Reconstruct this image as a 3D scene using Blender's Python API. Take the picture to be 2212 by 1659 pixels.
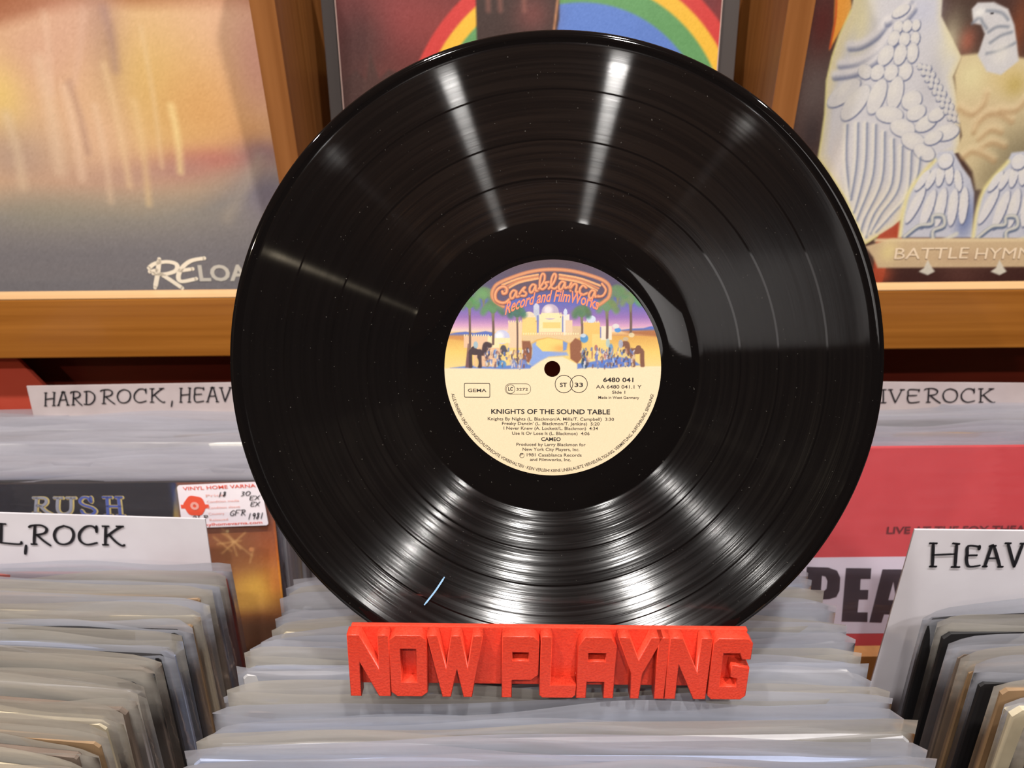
import bpy, bmesh, math, random
import numpy as np
from mathutils import Vector, Matrix

S = bpy.context.scene
COL = S.collection
for o in list(bpy.data.objects):
    bpy.data.objects.remove(o)
random.seed(7)
rng = np.random.default_rng(7)

# ------------------------------------------------------------------ camera
F, CX, CY = 1661.0, 1106.0, 829.5          # focal length in pixels of the 2212 x 1659 photograph
PITCH, ROLL = math.radians(31), math.radians(0.6)
EYE = Vector((0, 0, 1.35))
FW = Vector((0, math.cos(PITCH), -math.sin(PITCH)))
UP0 = Vector((0, math.sin(PITCH), math.cos(PITCH)))
X0 = Vector((1, 0, 0))
RT = X0 * math.cos(ROLL) - UP0 * math.sin(ROLL)
UP = X0 * math.sin(ROLL) + UP0 * math.cos(ROLL)
cam = bpy.data.cameras.new('camera')
cam.sensor_width = 36
cam.lens = F / 2212 * 36
cam.clip_start = 0.01
cam.dof.use_dof = True
cam.dof.focus_distance = 0.362
cam.dof.aperture_fstop = 15
co = bpy.data.objects.new('camera', cam)
COL.objects.link(co)
co.matrix_world = Matrix(((RT.x, UP.x, -FW.x, EYE.x), (RT.y, UP.y, -FW.y, EYE.y), (RT.z, UP.z, -FW.z, EYE.z), (0, 0, 0, 1)))
S.camera = co

# ------------------------------------------------------------------ world, lamps, exposure
w = bpy.data.worlds.new('world')
S.world = w
w.use_nodes = True
w.node_tree.nodes['Background'].inputs[0].default_value = (1.0, 0.93, 0.85, 1)
w.node_tree.nodes['Background'].inputs[1].default_value = 0.1
LAMP_Z = 2.80
LAMP_ROW = [(-1.44, 0.0), (-0.53, 0.0), (0.29, 0.0), (1.16, 0.0)]
LAMP_ROW_BACK = [(-0.38, -0.92), (0.22, -0.92), (-1.9, -1.7)]
LAMP_W = 18.0
for i, (lx, ly) in enumerate(LAMP_ROW + LAMP_ROW_BACK):
    L = bpy.data.lights.new('ceiling_spot_light', 'AREA')
    L.shape = 'DISK'
    L.size = 0.07
    L.energy = LAMP_W * (.30, 1.15, 1.5, .36, .75, .95, 1.5)[i]
    L.color = (1.0, 0.965, 0.925) if i < 6 else (1.0, .84, .60)
    lo = bpy.data.objects.new('ceiling_spot_light', L)
    COL.objects.link(lo)
    lo.location = (lx, ly, LAMP_Z - 0.035)
S.view_settings.view_transform = 'Standard'
S.view_settings.look = 'None'
S.view_settings.gamma = 1
S.view_settings.use_curve_mapping = False
S.view_settings.exposure = -0.05
S.cycles.transparent_max_bounces = 16

# ------------------------------------------------------------------ helpers
def ray(u, v):
    return FW + RT * ((u - CX) / F) - UP * ((v - CY) / F)
def hit(u, v, O, n):
    d = ray(u, v)
    return EYE + d * ((O - EYE).dot(n) / d.dot(n))
def atY(u, v, Y):
    return hit(u, v, Vector((0, Y, 0)), Vector((0, 1, 0)))
def lin(c):
    c = np.asarray(c, float) / 255
    return np.where(c <= .04045, c / 12.92, ((c + .055) / 1.055) ** 2.4)
def lc(r, g, b):
    return tuple(float(x) for x in lin((r, g, b))) + (1,)

def mat(name, col, rough=0.5, **k):
    m = bpy.data.materials.new(name)
    m.use_nodes = True
    b = m.node_tree.nodes['Principled BSDF']
    b.inputs['Base Color'].default_value = col
    b.inputs['Roughness'].default_value = rough
    for a, v in k.items():
        b.inputs[a.replace('_', ' ')].default_value = v
    return m
def N(m, t, **k):
    n = m.node_tree.nodes.new(t)
    for a, v in k.items():
        setattr(n, a, v)
    return n
def LK(m, a, b):
    m.node_tree.links.new(a, b)
def noise_mat(name, c1, c2, scale=(20, 20, 20), rough=0.5, bump=0.0, det=4, **k):
    m = mat(name, c1, rough, **k)
    b = m.node_tree.nodes['Principled BSDF']
    tc = N(m, 'ShaderNodeTexCoord'); mp = N(m, 'ShaderNodeMapping'); mp.inputs['Scale'].default_value = scale
    nz = N(m, 'ShaderNodeTexNoise'); nz.inputs['Scale'].default_value = 1; nz.inputs['Detail'].default_value = det
    rp = N(m, 'ShaderNodeValToRGB')
    rp.color_ramp.elements[0].position = .3; rp.color_ramp.elements[1].position = .7
    rp.color_ramp.elements[0].color = c1; rp.color_ramp.elements[1].color = c2
    LK(m, tc.outputs['Object'], mp.inputs[0]); LK(m, mp.outputs[0], nz.inputs['Vector'])
    LK(m, nz.outputs[0], rp.inputs[0]); LK(m, rp.outputs[0], b.inputs['Base Color'])
    if bump:
        bp = N(m, 'ShaderNodeBump'); bp.inputs['Strength'].default_value = bump; bp.inputs['Distance'].default_value = .001
        LK(m, nz.outputs[0], bp.inputs['Height']); LK(m, bp.outputs[0], b.inputs['Normal'])
    return m

def link(name, me, m=None, parent=None):
    o = bpy.data.objects.new(name, me)
    COL.objects.link(o)
    if m is not None:
        me.materials.clear(); me.materials.append(m)
    if parent is not None:
        o.parent = parent
    return o
def empty(name, label, cat, loc, rot=(0, 0, 0), group=None):
    o = bpy.data.objects.new(name, None)
    o.empty_display_size = .02
    COL.objects.link(o)
    o.location = loc; o.rotation_euler = rot
    o['label'] = label; o['category'] = cat
    if group: o['group'] = group
    return o
def struct(o):
    o['kind'] = 'structure'
    return o
def tag(o, label, cat, group=None):
    o['label'] = label; o['category'] = cat
    if group: o['group'] = group
    return o
def frame_of(O, ex, ey):
    ez = ex.cross(ey)
    return Matrix(((ex.x, ey.x, ez.x, O.x), (ex.y, ey.y, ez.y, O.y), (ex.z, ey.z, ez.z, O.z), (0, 0, 0, 1)))

def box_mesh(x0, x1, y0, y1, z0, z1, bev=0.0, seg=2):
    bm = bmesh.new()
    vs = [bm.verts.new((x, y, z)) for x in (x0, x1) for y in (y0, y1) for z in (z0, z1)]
    for f in ((0, 1, 3, 2), (4, 6, 7, 5), (0, 4, 5, 1), (2, 3, 7, 6), (0, 2, 6, 4), (1, 5, 7, 3)):
        bm.faces.new([vs[i] for i in f])
    if bev:
        bmesh.ops.bevel(bm, geom=bm.edges[:], offset=bev, segments=seg, affect='EDGES', profile=.6)
    bmesh.ops.recalc_face_normals(bm, faces=bm.faces)
    me = bpy.data.meshes.new('box')
    bm.to_mesh(me); bm.free()
    return me
def pydata(name, vs, fs, smooth=False):
    me = bpy.data.meshes.new(name)
    me.from_pydata(vs, [], fs)
    if smooth:
        me.polygons.foreach_set('use_smooth', [True] * len(me.polygons))
    me.update()
    return me
def curve_mesh(loops, ext=0.0, bev=0.0, cyclic=True):
    c = bpy.data.curves.new('shape', 'CURVE')
    c.dimensions = '2D'; c.fill_mode = 'BOTH'; c.extrude = ext; c.bevel_depth = bev; c.bevel_resolution = 2
    for lp in loops:
        s = c.splines.new('POLY'); s.points.add(len(lp) - 1)
        for p, q in zip(s.points, lp):
            p.co = (q[0], q[1], 0, 1)
        s.use_cyclic_u = True
    o = bpy.data.objects.new('tmp', c)
    COL.objects.link(o)
    dg = bpy.context.evaluated_depsgraph_get()
    me = bpy.data.meshes.new_from_object(o.evaluated_get(dg))
    bpy.data.objects.remove(o); bpy.data.curves.remove(c)
    return me
def text_mesh(txt, size, align='CENTER', bold=0.0, shear=0.0, spacing=1.0, xs=1.0, width=None):
    """flat lettering as a mesh; width = total width in metres (scales x)"""
    c = bpy.data.curves.new('txt', 'FONT')
    c.body = txt; c.size = size; c.align_x = 'LEFT'; c.offset = bold * size; c.shear = shear
    c.space_character = spacing; c.resolution_u = 3
    o = bpy.data.objects.new('tmp', c)
    COL.objects.link(o)
    dg = bpy.context.evaluated_depsgraph_get()
    me = bpy.data.meshes.new_from_object(o.evaluated_get(dg))
    bpy.data.objects.remove(o); bpy.data.curves.remove(c)
    n = len(me.vertices)
    a = np.empty(n * 3); me.vertices.foreach_get('co', a); a = a.reshape(-1, 3)
    x0, x1 = a[:, 0].min(), a[:, 0].max()
    k = xs if width is None else width / (x1 - x0)
    a[:, 0] = (a[:, 0] - x0) * k
    if align == 'CENTER': a[:, 0] -= (x1 - x0) * k / 2
    me.vertices.foreach_set('co', a.ravel()); me.update()
    return me
def map_mesh(me, fn):
    n = len(me.vertices)
    a = np.empty(n * 3); me.vertices.foreach_get('co', a); a = a.reshape(-1, 3)
    a = fn(a)
    me.vertices.foreach_set('co', a.ravel()); me.update()
    return me

class Plane:
    """a flat thing: origin, axes; px() turns a measured point into its local metres"""
    def __init__(s, O, ex, ey):
        s.O, s.ex, s.ey = Vector(O), Vector(ex).normalized(), Vector(ey).normalized()
        s.n = s.ex.cross(s.ey)
        s.M = frame_of(s.O, s.ex, s.ey)
    def px(s, u, v):
        d = hit(u, v, s.O, s.n) - s.O
        return (d.dot(s.ex), d.dot(s.ey))

def ribbons(strokes, width, taper=0.75):
    """pen strokes (lists of 2-D points in metres) as one flat mesh"""
    vs, fs = [], []
    for st in strokes:
        P = [Vector((p[0], p[1])) for p in st]
        # smooth by catmull
        Q = []
        for i in range(len(P) - 1):
            p0 = P[max(i - 1, 0)]; p1 = P[i]; p2 = P[i + 1]; p3 = P[min(i + 2, len(P) - 1)]
            for k in range(5):
                t = k / 5
                Q.append(.5 * ((2 * p1) + (p2 - p0) * t + (2 * p0 - 5 * p1 + 4 * p2 - p3) * t * t + (3 * p1 - p0 - 3 * p2 + p3) * t ** 3)) if len(P) > 2 else Q.append(p1.lerp(p2, t))
        Q.append(P[-1])
        b = len(vs)
        for i, q in enumerate(Q):
            d = Q[min(i + 1, len(Q) - 1)] - Q[max(i - 1, 0)]
            if d.length < 1e-9: d = Vector((1, 0))
            d.normalize(); nn = Vector((-d.y, d.x))
            ww = width / 2 * (1 + .25 * abs(d.y) - .12 * abs(d.x))
            if i in (0, len(Q) - 1): ww *= taper
            vs += [(q.x + nn.x * ww, q.y + nn.y * ww, 0), (q.x - nn.x * ww, q.y - nn.y * ww, 0)]
            if i: fs.append((b + 2 * i - 2, b + 2 * i - 1, b + 2 * i + 1, b + 2 * i))
        for q in (Q[0], Q[-1]):
            c = len(vs); ww = width * .5
            vs += [(q.x + ww * math.cos(a * math.pi / 4), q.y + ww * math.sin(a * math.pi / 4), 0) for a in range(8)]
            fs.append(tuple(range(c, c + 8)))
    return pydata('strokes', vs, fs)

# ---- a painter that colours the points of a fine flat grid (flat print)
class Art:
    def __init__(s, pl, x0, x1, y0, y1, step, base, disc=None):
        s.pl = pl
        s.nx = int((x1 - x0) / step) + 1; s.ny = int((y1 - y0) / step) + 1
        gx, gy = np.meshgrid(np.linspace(x0, x1, s.nx), np.linspace(y0, y1, s.ny))
        s.X, s.Y = gx.ravel(), gy.ravel()
        s.C = np.tile(np.asarray(base, float), (len(s.X), 1))
        s.disc = disc; s.step = step
    def mix(s, a, col):
        a = np.clip(a, 0, 1)[:, None]
        s.C = s.C * (1 - a) + np.asarray(col, float) * a
    def pts(s, P): return [s.pl.px(*p) for p in P]
    def _dist(s, P, closed, idx):
        X, Y = s.X[idx], s.Y[idx]
        d = np.full(len(X), 1e9)
        m = len(P) if closed else len(P) - 1
        for i in range(m):
            ax, ay = P[i]; bx, by = P[(i + 1) % len(P)]
            vx, vy = bx - ax, by - ay; L = vx * vx + vy * vy + 1e-18
            t = np.clip(((X - ax) * vx + (Y - ay) * vy) / L, 0, 1)
            d = np.minimum(d, np.hypot(X - ax - t * vx, Y - ay - t * vy))
        return d
    def _idx(s, P, pad):
        a = np.array(P); return np.nonzero((s.X > a[:, 0].min() - pad) & (s.X < a[:, 0].max() + pad) & (s.Y > a[:, 1].min() - pad) & (s.Y < a[:, 1].max() + pad))[0]
    def poly(s, P, col, soft=.0004, a=1.0, px=True):
        if px: P = s.pts(P)
        idx = s._idx(P, soft * 2)
        if not len(idx): return
        X, Y = s.X[idx], s.Y[idx]
        ins = np.zeros(len(X), bool)
        for i in range(len(P)):
            ax, ay = P[i]; bx, by = P[(i + 1) % len(P)]
            if ay == by: continue
            c = ((ay > Y) != (by > Y)) & (X < (bx - ax) * (Y - ay) / (by - ay) + ax)
            ins ^= c
        d = s._dist(P, True, idx) * np.where(ins, 1, -1)
        al = np.clip(.5 + d / (2 * soft), 0, 1)[:, None] * a
        s.C[idx] = s.C[idx] * (1 - al) + np.asarray(col, float) * al
    def line(s, P, wd, col, soft=.0003, a=1.0, px=True, smooth=True):
        if px: P = s.pts(P)
        if smooth and len(P) > 2:
            A = np.array(P); t = np.linspace(0, len(A) - 1, (len(A) - 1) * 5 + 1); Q = []
            for tt in t:
                i = min(int(tt), len(A) - 2); k = tt - i
                p0, p1, p2, p3 = A[max(i - 1, 0)], A[i], A[i + 1], A[min(i + 2, len(A) - 1)]
                Q.append(.5 * (2 * p1 + (p2 - p0) * k + (2 * p0 - 5 * p1 + 4 * p2 - p3) * k * k + (3 * p1 - p0 - 3 * p2 + p3) * k ** 3))
            P = [tuple(q) for q in Q]
        idx = s._idx(P, wd + soft * 2)
        if not len(idx): return
        d = s._dist(P, False, idx)
        al = np.clip(.5 + (wd / 2 - d) / (2 * soft), 0, 1)[:, None] * a
        s.C[idx] = s.C[idx] * (1 - al) + np.asarray(col, float) * al
    def ell(s, u, v, ru, rv, col, rot=0, soft=.15, a=1.0):
        """ellipse given in photo pixels"""
        cx, cy = s.pl.px(u, v); k = s.pl.px(u + 1, v)[0] - cx
        rx, ry = ru * k, rv * k; c, sn = math.cos(rot), math.sin(rot)
        dx, dy = s.X - cx, s.Y - cy
        e = np.hypot((dx * c + dy * sn) / rx, (-dx * sn + dy * c) / ry)
        s.mix(np.clip((1 - e) / soft + .5, 0, 1) * a, col)
    def blob(s, u, v, ru, rv, col, a=1.0, rot=0):
        cx, cy = s.pl.px(u, v); k = s.pl.px(u + 1, v)[0] - cx
        c, sn = math.cos(rot), math.sin(rot); dx, dy = s.X - cx, s.Y - cy
        e = ((dx * c + dy * sn) / (ru * k)) ** 2 + ((-dx * sn + dy * c) / (rv * k)) ** 2
        s.mix(np.exp(-e) * a, col)
    def grain(s, amp):
        n = rng.normal(0, amp, (s.ny, s.nx)); 
        s.C += n.ravel()[:, None]
    def build(s, name, m, parent, z=0.0002):
        keep = np.ones((s.ny - 1, s.nx - 1), bool)
        i = np.arange(s.nx * s.ny).reshape(s.ny, s.nx)
        q = np.stack([i[:-1, :-1], i[:-1, 1:], i[1:, 1:], i[1:, :-1]], -1).reshape(-1, 4)
        X, Y = s.X.copy(), s.Y.copy()
        if s.disc:
            r0, r1 = s.disc
            R = np.hypot(X, Y)
            inside = (R[q].min(1) < r1) & (R[q].max(1) > r0)
            q = q[inside]
            k = np.where(R > r1, r1 / np.maximum(R, 1e-9), 1); k = np.where(R < r0, r0 / np.maximum(R, 1e-9), k)
            X *= k; Y *= k
        me = bpy.data.meshes.new(name)
        me.vertices.add(len(X))
        me.vertices.foreach_set('co', np.stack([X, Y, np.full(len(X), z)], 1).ravel())
        me.loops.add(q.size); me.loops.foreach_set('vertex_index', q.ravel())
        me.polygons.add(len(q)); me.polygons.foreach_set('loop_start', np.arange(0, q.size, 4)); me.polygons.foreach_set('loop_total', np.full(len(q), 4))
        me.update(); me.validate()
        at = me.color_attributes.new('print_colour', 'FLOAT_COLOR', 'POINT')
        c4 = np.ones((len(X), 4)); c4[:, :3] = lin(np.clip(s.C, 0, 255))
        if len(me.vertices) == len(X): at.data.foreach_set('color', c4.ravel())
        return link(name, me, m, parent)

def print_mat(name, rough=.35, coat=.0):
    m = mat(name, (1, 1, 1, 1), rough)
    a = N(m, 'ShaderNodeAttribute', attribute_name='print_colour')
    b = m.node_tree.nodes['Principled BSDF']
    LK(m, a.outputs['Color'], b.inputs['Base Color'])
    b.inputs['Coat Weight'].default_value = coat; b.inputs['Coat Roughness'].default_value = .12
    return m

# ------------------------------------------------------------------ materials
def wood(name, c1, c2, axis):
    sc = {'x': (3, 130, 130), 'z': (110, 110, 4)}[axis]
    m = noise_mat(name, c1, c2, sc, .38, .12, 6)
    m.node_tree.nodes['Principled BSDF'].inputs['Coat Weight'].default_value = .15
    return m
M = {}
M['wood_rail'] = wood('golden_brown_wood', lc(150, 90, 30), lc(178, 114, 46), 'x')
M['wood_post'] = wood('red_brown_wood', lc(132, 80, 38), lc(156, 100, 54), 'z')
M['wood_back'] = wood('dark_board', lc(120, 78, 30), lc(140, 94, 40), 'z')
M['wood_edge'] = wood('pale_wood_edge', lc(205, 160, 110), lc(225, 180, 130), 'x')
M['bin_wood'] = wood('bin_wood', lc(150, 100, 50), lc(176, 122, 68), 'z')
M['mahogany'] = noise_mat('dark_red_board', lc(92, 24, 14), lc(110, 32, 18), (8, 40, 40), .5)
M['card_white'] = noise_mat('white_card', lc(206, 200, 206), lc(214, 209, 215), (30, 30, 30), .55)
M['ink'] = mat('black_ink', lc(18, 16, 22), .5)
M['ink_soft'] = mat('grey_ink', lc(48, 40, 36), .5)
M['ink_dark'] = mat('dark_print', lc(22, 18, 20), .5)
M['ink_red'] = mat('red_print', lc(222, 84, 60), .5)
M['ink_pink'] = mat('pale_red_print', lc(226, 160, 150), .5)
M['paper'] = noise_mat('sticker_paper', lc(228, 218, 226), lc(236, 228, 234), (40, 40, 40), .4)
M['red_plastic'] = noise_mat('orange_red_printed_plastic', lc(208, 56, 36), lc(218, 68, 46), (900, 900, 900), .36, .25, 3)
M['print'] = print_mat('printed_cover', .38, .25)
M['print_label'] = print_mat('printed_label', .55, .0)
M['slate'] = mat('dark_grey_mount', lc(74, 68, 66), .3)

def film_mat(name, tint, opac, rough=.085, fade=True):
    """thin clear plastic: part see-through, part milky, glossy"""
    m = bpy.data.materials.new(name); m.use_nodes = True
    nt = m.node_tree; nt.nodes.clear()
    out = N(m, 'ShaderNodeOutputMaterial')
    tr = N(m, 'ShaderNodeBsdfTransparent'); df = N(m, 'ShaderNodeBsdfDiffuse'); tl = N(m, 'ShaderNodeBsdfTranslucent'); gl = N(m, 'ShaderNodeBsdfGlossy')
    tr.inputs[0].default_value = (.94, .94, .96, 1)
    df.inputs[0].default_value = tint; tl.inputs[0].default_value = tint
    gl.inputs[0].default_value = (1, 1, 1, 1); gl.inputs['Roughness'].default_value = rough
    m1 = N(m, 'ShaderNodeMixShader'); m1.inputs[0].default_value = .45
    m2 = N(m, 'ShaderNodeMixShader'); m3 = N(m, 'ShaderNodeMixShader')
    LK(m, df.outputs[0], m1.inputs[1]); LK(m, tl.outputs[0], m1.inputs[2])
    tc = N(m, 'ShaderNodeTexCoord'); mp = N(m, 'ShaderNodeMapping'); mp.inputs['Scale'].default_value = (14, 60, 160)
    nz = N(m, 'ShaderNodeTexNoise'); nz.inputs['Scale'].default_value = 1; nz.inputs['Detail'].default_value = 3
    oi = N(m, 'ShaderNodeObjectInfo')
    ad = N(m, 'ShaderNodeVectorMath', operation='ADD')
    LK(m, tc.outputs['Object'], mp.inputs[0]); LK(m, mp.outputs[0], ad.inputs[0]); 
    sc = N(m, 'ShaderNodeMath', operation='MULTIPLY'); sc.inputs[1].default_value = 37
    LK(m, oi.outputs['Random'], sc.inputs[0]); LK(m, sc.outputs[0], ad.inputs[1]); LK(m, ad.outputs[0], nz.inputs['Vector'])
    mr = N(m, 'ShaderNodeMapRange'); mr.inputs[1].default_value = .3; mr.inputs[2].default_value = .7
    mr.inputs[3].default_value = opac * .8; mr.inputs[4].default_value = min(opac * 1.2, 1)
    sz = N(m, 'ShaderNodeSeparateXYZ'); LK(m, tc.outputs['Object'], sz.inputs[0])
    fd = N(m, 'ShaderNodeMapRange', interpolation_type='SMOOTHSTEP'); fd.inputs[1].default_value = .285; fd.inputs[2].default_value = .312; fd.inputs[3].default_value = .13 if fade else 1; LK(m, sz.outputs[2], fd.inputs[0])
    mu = N(m, 'ShaderNodeMath', operation='MULTIPLY')
    LK(m, nz.outputs[0], mr.inputs[0]); LK(m, mr.outputs[0], mu.inputs[0]); LK(m, fd.outputs[0], mu.inputs[1]); LK(m, mu.outputs[0], m2.inputs[0])
    LK(m, tr.outputs[0], m2.inputs[1]); LK(m, m1.outputs[0], m2.inputs[2])
    fr = N(m, 'ShaderNodeFresnel')
    ge = N(m, 'ShaderNodeNewGeometry'); io = N(m, 'ShaderNodeMapRange'); io.inputs[3].default_value = 1.65; io.inputs[4].default_value = 1 / 1.65
    LK(m, ge.outputs['Backfacing'], io.inputs[0]); LK(m, io.outputs[0], fr.inputs[0])      # thin film: same reflectance from both sides
    bp = N(m, 'ShaderNodeBump'); bp.inputs['Strength'].default_value = .55; bp.inputs['Distance'].default_value = .0014
    LK(m, nz.outputs[0], bp.inputs['Height']); LK(m, bp.outputs[0], gl.inputs['Normal'])
    LK(m, fr.outputs[0], m3.inputs[0]); LK(m, m2.outputs[0], m3.inputs[1]); LK(m, gl.outputs[0], m3.inputs[2])
    LK(m, m3.outputs[0], out.inputs[0])
    return m
M['film'] = film_mat('clear_sleeve_film', lc(198, 201, 212), .66)
M['film_warm'] = film_mat('yellowed_sleeve_film', lc(202, 197, 188), .64)
M['film_clear'] = film_mat('very_clear_film', lc(225, 215, 225), .05, .1, False)

# ------------------------------------------------------------------ the room
def slab(name, x0, x1, y0, y1, z0, z1, m):
    return struct(link(name, box_mesh(x0, x1, y0, y1, z0, z1), m))
M['wall'] = noise_mat('painted_wall', lc(120, 84, 62), lc(128, 92, 70), (6, 6, 6), .8)
M['wall_dark'] = noise_mat('dark_wall', lc(46, 36, 32), lc(56, 44, 38), (6, 6, 6), .8)
M['ceiling'] = noise_mat('ceiling_paint', lc(150, 140, 130), lc(158, 148, 138), (5, 5, 5), .9)
M['floor'] = noise_mat('floor_laminate', lc(96, 66, 44), lc(120, 84, 56), (3, 60, 3), .4)
slab('floor', -2.6, 2.6, -3.1, 0.9, -.05, 0, M['floor'])
slab('ceiling', -2.6, 2.6, -3.1, 0.9, LAMP_Z, LAMP_Z + .05, M['ceiling'])
slab('wall_back', -2.6, 2.6, 0.9, 0.95, 0, LAMP_Z, M['wall'])
slab('wall_front', -2.6, 2.6, -3.15, -3.1, 0, LAMP_Z, M['wall_dark'])
slab('wall_left', -2.65, -2.6, -3.1, 0.9, 0, LAMP_Z, M['wall_dark'])
slab('wall_right', 2.6, 2.65, -3.1, 0.9, 0, LAMP_Z, M['wall_dark'])
for i, (lx, ly) in enumerate(LAMP_ROW + LAMP_ROW_BACK):
    e = empty('ceiling_lamp', 'round white ceiling spotlight in the row overhead, number seen reflected' if 0 else
              ['far left', 'inner left', 'inner right', 'far right', 'left rear', 'right rear', 'far rear left'][i] + ' round ceiling spotlight above the record bins', 'lamp', (lx, ly, LAMP_Z), group='ceiling spotlights')
    vs, fs = [], []
    prof = [(.058, 0), (.085, 0), (.085, -.006), (.066, -.02), (.06, -.024), (.058, -.02)]
    for k in range(24):
        a = k * math.tau / 24
        vs += [(r * math.cos(a), r * math.sin(a), z - .001) for r, z in prof]
    for k in range(24):
        for j in range(6):
            a, b = k * 6, ((k + 1) % 24) * 6
            fs.append((a + j, b + j, b + (j + 1) % 6, a + (j + 1) % 6))
    M.setdefault('lamp_ring', mat('white_lamp_ring', lc(225, 225, 225), .4))
    link('lamp_ring', pydata('ring', vs, fs, True), M['lamp_ring'], e)

# unseen pale board added behind the camera, shaped to reflect dimly in the smooth run-out
M['board'] = noise_mat('added_pale_board', lc(226, 226, 228), lc(236, 236, 238), (5, 5, 5), .6)
bd = empty('added_reflector_board', 'added pale board unseen behind the camera, placed to reflect right of the label', 'board', (.56, -1.6, 1.98))
link('added_reflector_panel', box_mesh(-.31, .31, -.012, .012, 0, .33, .003), M['board'], bd)
for x in (-.25, .25):
    link('reflector_rod', box_mesh(x - .004, x + .004, -.004, .004, .33, LAMP_Z - 1.98), M['wall_dark'], bd)

# ------------------------------------------------------------------ display shelf behind
YR = 0.64
ztop = atY(1106, 0, YR).z + .12
pL0, pL1 = atY(536, 0, YR).x, atY(592, 0, YR).x
pR0, pR1 = atY(1705, 0, YR).x, atY(1764, 0, YR).x
rail_t, rail_b = atY(1106, 634, YR).z, atY(1106, 763, YR).z
shelf = empty('display_shelf', 'brown wooden wall display shelf holding three record covers behind a rail', 'shelf', (0, YR, rail_b))
def part(name, parent, x0, x1, y0, y1, z0, z1, m, bev=.0006):
    p = parent.location
    return link(name, box_mesh(x0 - p.x, x1 - p.x, y0 - p.y, y1 - p.y, z0 - p.z, z1 - p.z, bev), m, parent)
part('post', shelf, pL0, pL1, YR + .001, .80, rail_t + .0005, ztop, M['wood_post'])
part('post', shelf, pR0, pR1, YR + .001, .80, rail_t + .0005, ztop, M['wood_post'])
part('rail', shelf, -.75, .75, YR, YR + .016, rail_b, rail_t - .0015, M['wood_rail'], .0012)
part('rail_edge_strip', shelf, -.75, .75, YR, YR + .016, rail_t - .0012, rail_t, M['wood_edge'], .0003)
part('shelf_board', shelf, -.75, .75, YR + .017, .80, rail_b, rail_b + .018, M['wood_rail'])
part('back_panel', shelf, -.75, .75, .801, .812, rail_b - .35, ztop, M['wood_back'])
part('lower_panel', shelf, -.75, .75, .69, .70, rail_b - .35, rail_b - .0005, M['mahogany'])

LEAN = math.radians(11)
def cover_plane(xc, ybot, zbot, lean, yaw=0):
    ex = Vector((math.cos(yaw), math.sin(yaw), 0)); ey = Vector((0, math.sin(lean), math.cos(lean)))
    ey = (ey - ex * ey.dot(ex)).normalized()
    return Plane((xc, ybot, zbot), ex, ey)
def card_cover(e, pl, w_, h_, t, m, name='cardboard_cover', bev=.0006):
    """cardboard square behind the print, local: x centred, y up from the bottom, z towards the camera"""
    return link(name, box_mesh(-w_ / 2, w_ / 2, 0, h_, -t, 0, bev), m, e)
def cover_empty(name, label, cat, pl, group=None):
    e = empty(name, label, cat, (0, 0, 0), group=group)
    e.matrix_world = pl.M
    return e
CZ = rail_b + .020

# --- left cover: abstract warm blurred art, lettering
W = .313
xr = atY(536, 0, .69).x - .001
pl = cover_plane(-.203 - W / 2, YR + .026, CZ, LEAN)
e = cover_empty('album_cover', 'album cover with blurred amber and grey art lettered RELOAD, on left of shelf', 'record cover', pl)
M['card_edge'] = noise_mat('worn_cardboard', lc(150, 130, 112), lc(190, 175, 155), (60, 60, 60), .7)
card_cover(e, pl, W, W, .004, M['card_edge'])
A = Art(pl, -W / 2, W / 2, 0, W, .0016, (226, 178, 130))
A.poly([(-700, -700), (700, -700), (700, 20), (200, 10), (100, 25), (0, 55), (-700, 60)], (150, 72, 34), .006)
for (u, v, ru, rv, c, a) in [(470, 60, 150, 120, (226, 176, 140), .8), (60, 120, 130, 100, (214, 160, 130), .8), (170, 60, 90, 110, (214, 160, 140), .7), (235, 110, 40, 160, (170, 125, 120), .8),
                             (330, 200, 110, 150, (224, 184, 104), .9), (440, 240, 130, 110, (222, 160, 90), .8), (0, 210, 60, 80, (236, 196, 110), .9), (560, 130, 60, 130, (206, 140, 128), .7),
                             (200, 300, 90, 90, (226, 176, 140), .7), (30, 340, 120, 70, (178, 146, 128), .8), (540, 290, 60, 40, (214, 150, 90), .6), (470, 345, 110, 28, (196, 112, 96), .85),
                             (390, 370, 110, 30, (176, 116, 112), .7), (570, 330, 60, 30, (140, 104, 112), .8), (260, 390, 200, 40, (182, 140, 122), .7)]:
    A.blob(u, v, ru, rv, c, a)
A.poly([(-900, 440), (60, 430), (300, 440), (420, 420), (560, 370), (700, 330), (700, 900), (-900, 900)], (138, 130, 126), .016)
A.poly([(-900, 520), (700, 500), (700, 900), (-900, 900)], (116, 112, 116), .02)
A.blob(100, 460, 160, 40, (150, 142, 122), .6); A.blob(330, 460, 160, 40, (152, 142, 124), .5); A.blob(580, 420, 60, 60, (112, 102, 122), .7)
for (u0, v0, u1, v1, wd, c, a) in [(85, 130, 130, 370, .007, (238, 206, 172), .5), (140, 190, 178, 385, .005, (240, 202, 170), .6), (205, 230, 240, 435, .004, (236, 200, 164), .5), (225, 140, 280, 400, .004, (238, 200, 150), .6),
                                   (290, 220, 322, 440, .004, (236, 198, 140), .6), (370, 230, 390, 370, .004, (250, 222, 150), .8), (305, 60, 350, 360, .003, (236, 200, 150), .5), (15, 250, 50, 400, .006, (226, 196, 160), .6),
                                   (560, 340, 490, 470, .007, (176, 160, 140), .5), (95, 30, 110, 200, .004, (232, 190, 160), .5), (180, 20, 160, 180, .004, (226, 180, 156), .4), (150, 180, 190, 330, .004, (150, 110, 100), .4), (225, 20, 250, 150, .005, (140, 104, 112), .4)]:
    A.line([(u0, v0), ((u0 + u1) / 2 + 4, (v0 + v1) / 2), (u1, v1)], wd, c, wd * .9, a)
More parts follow.
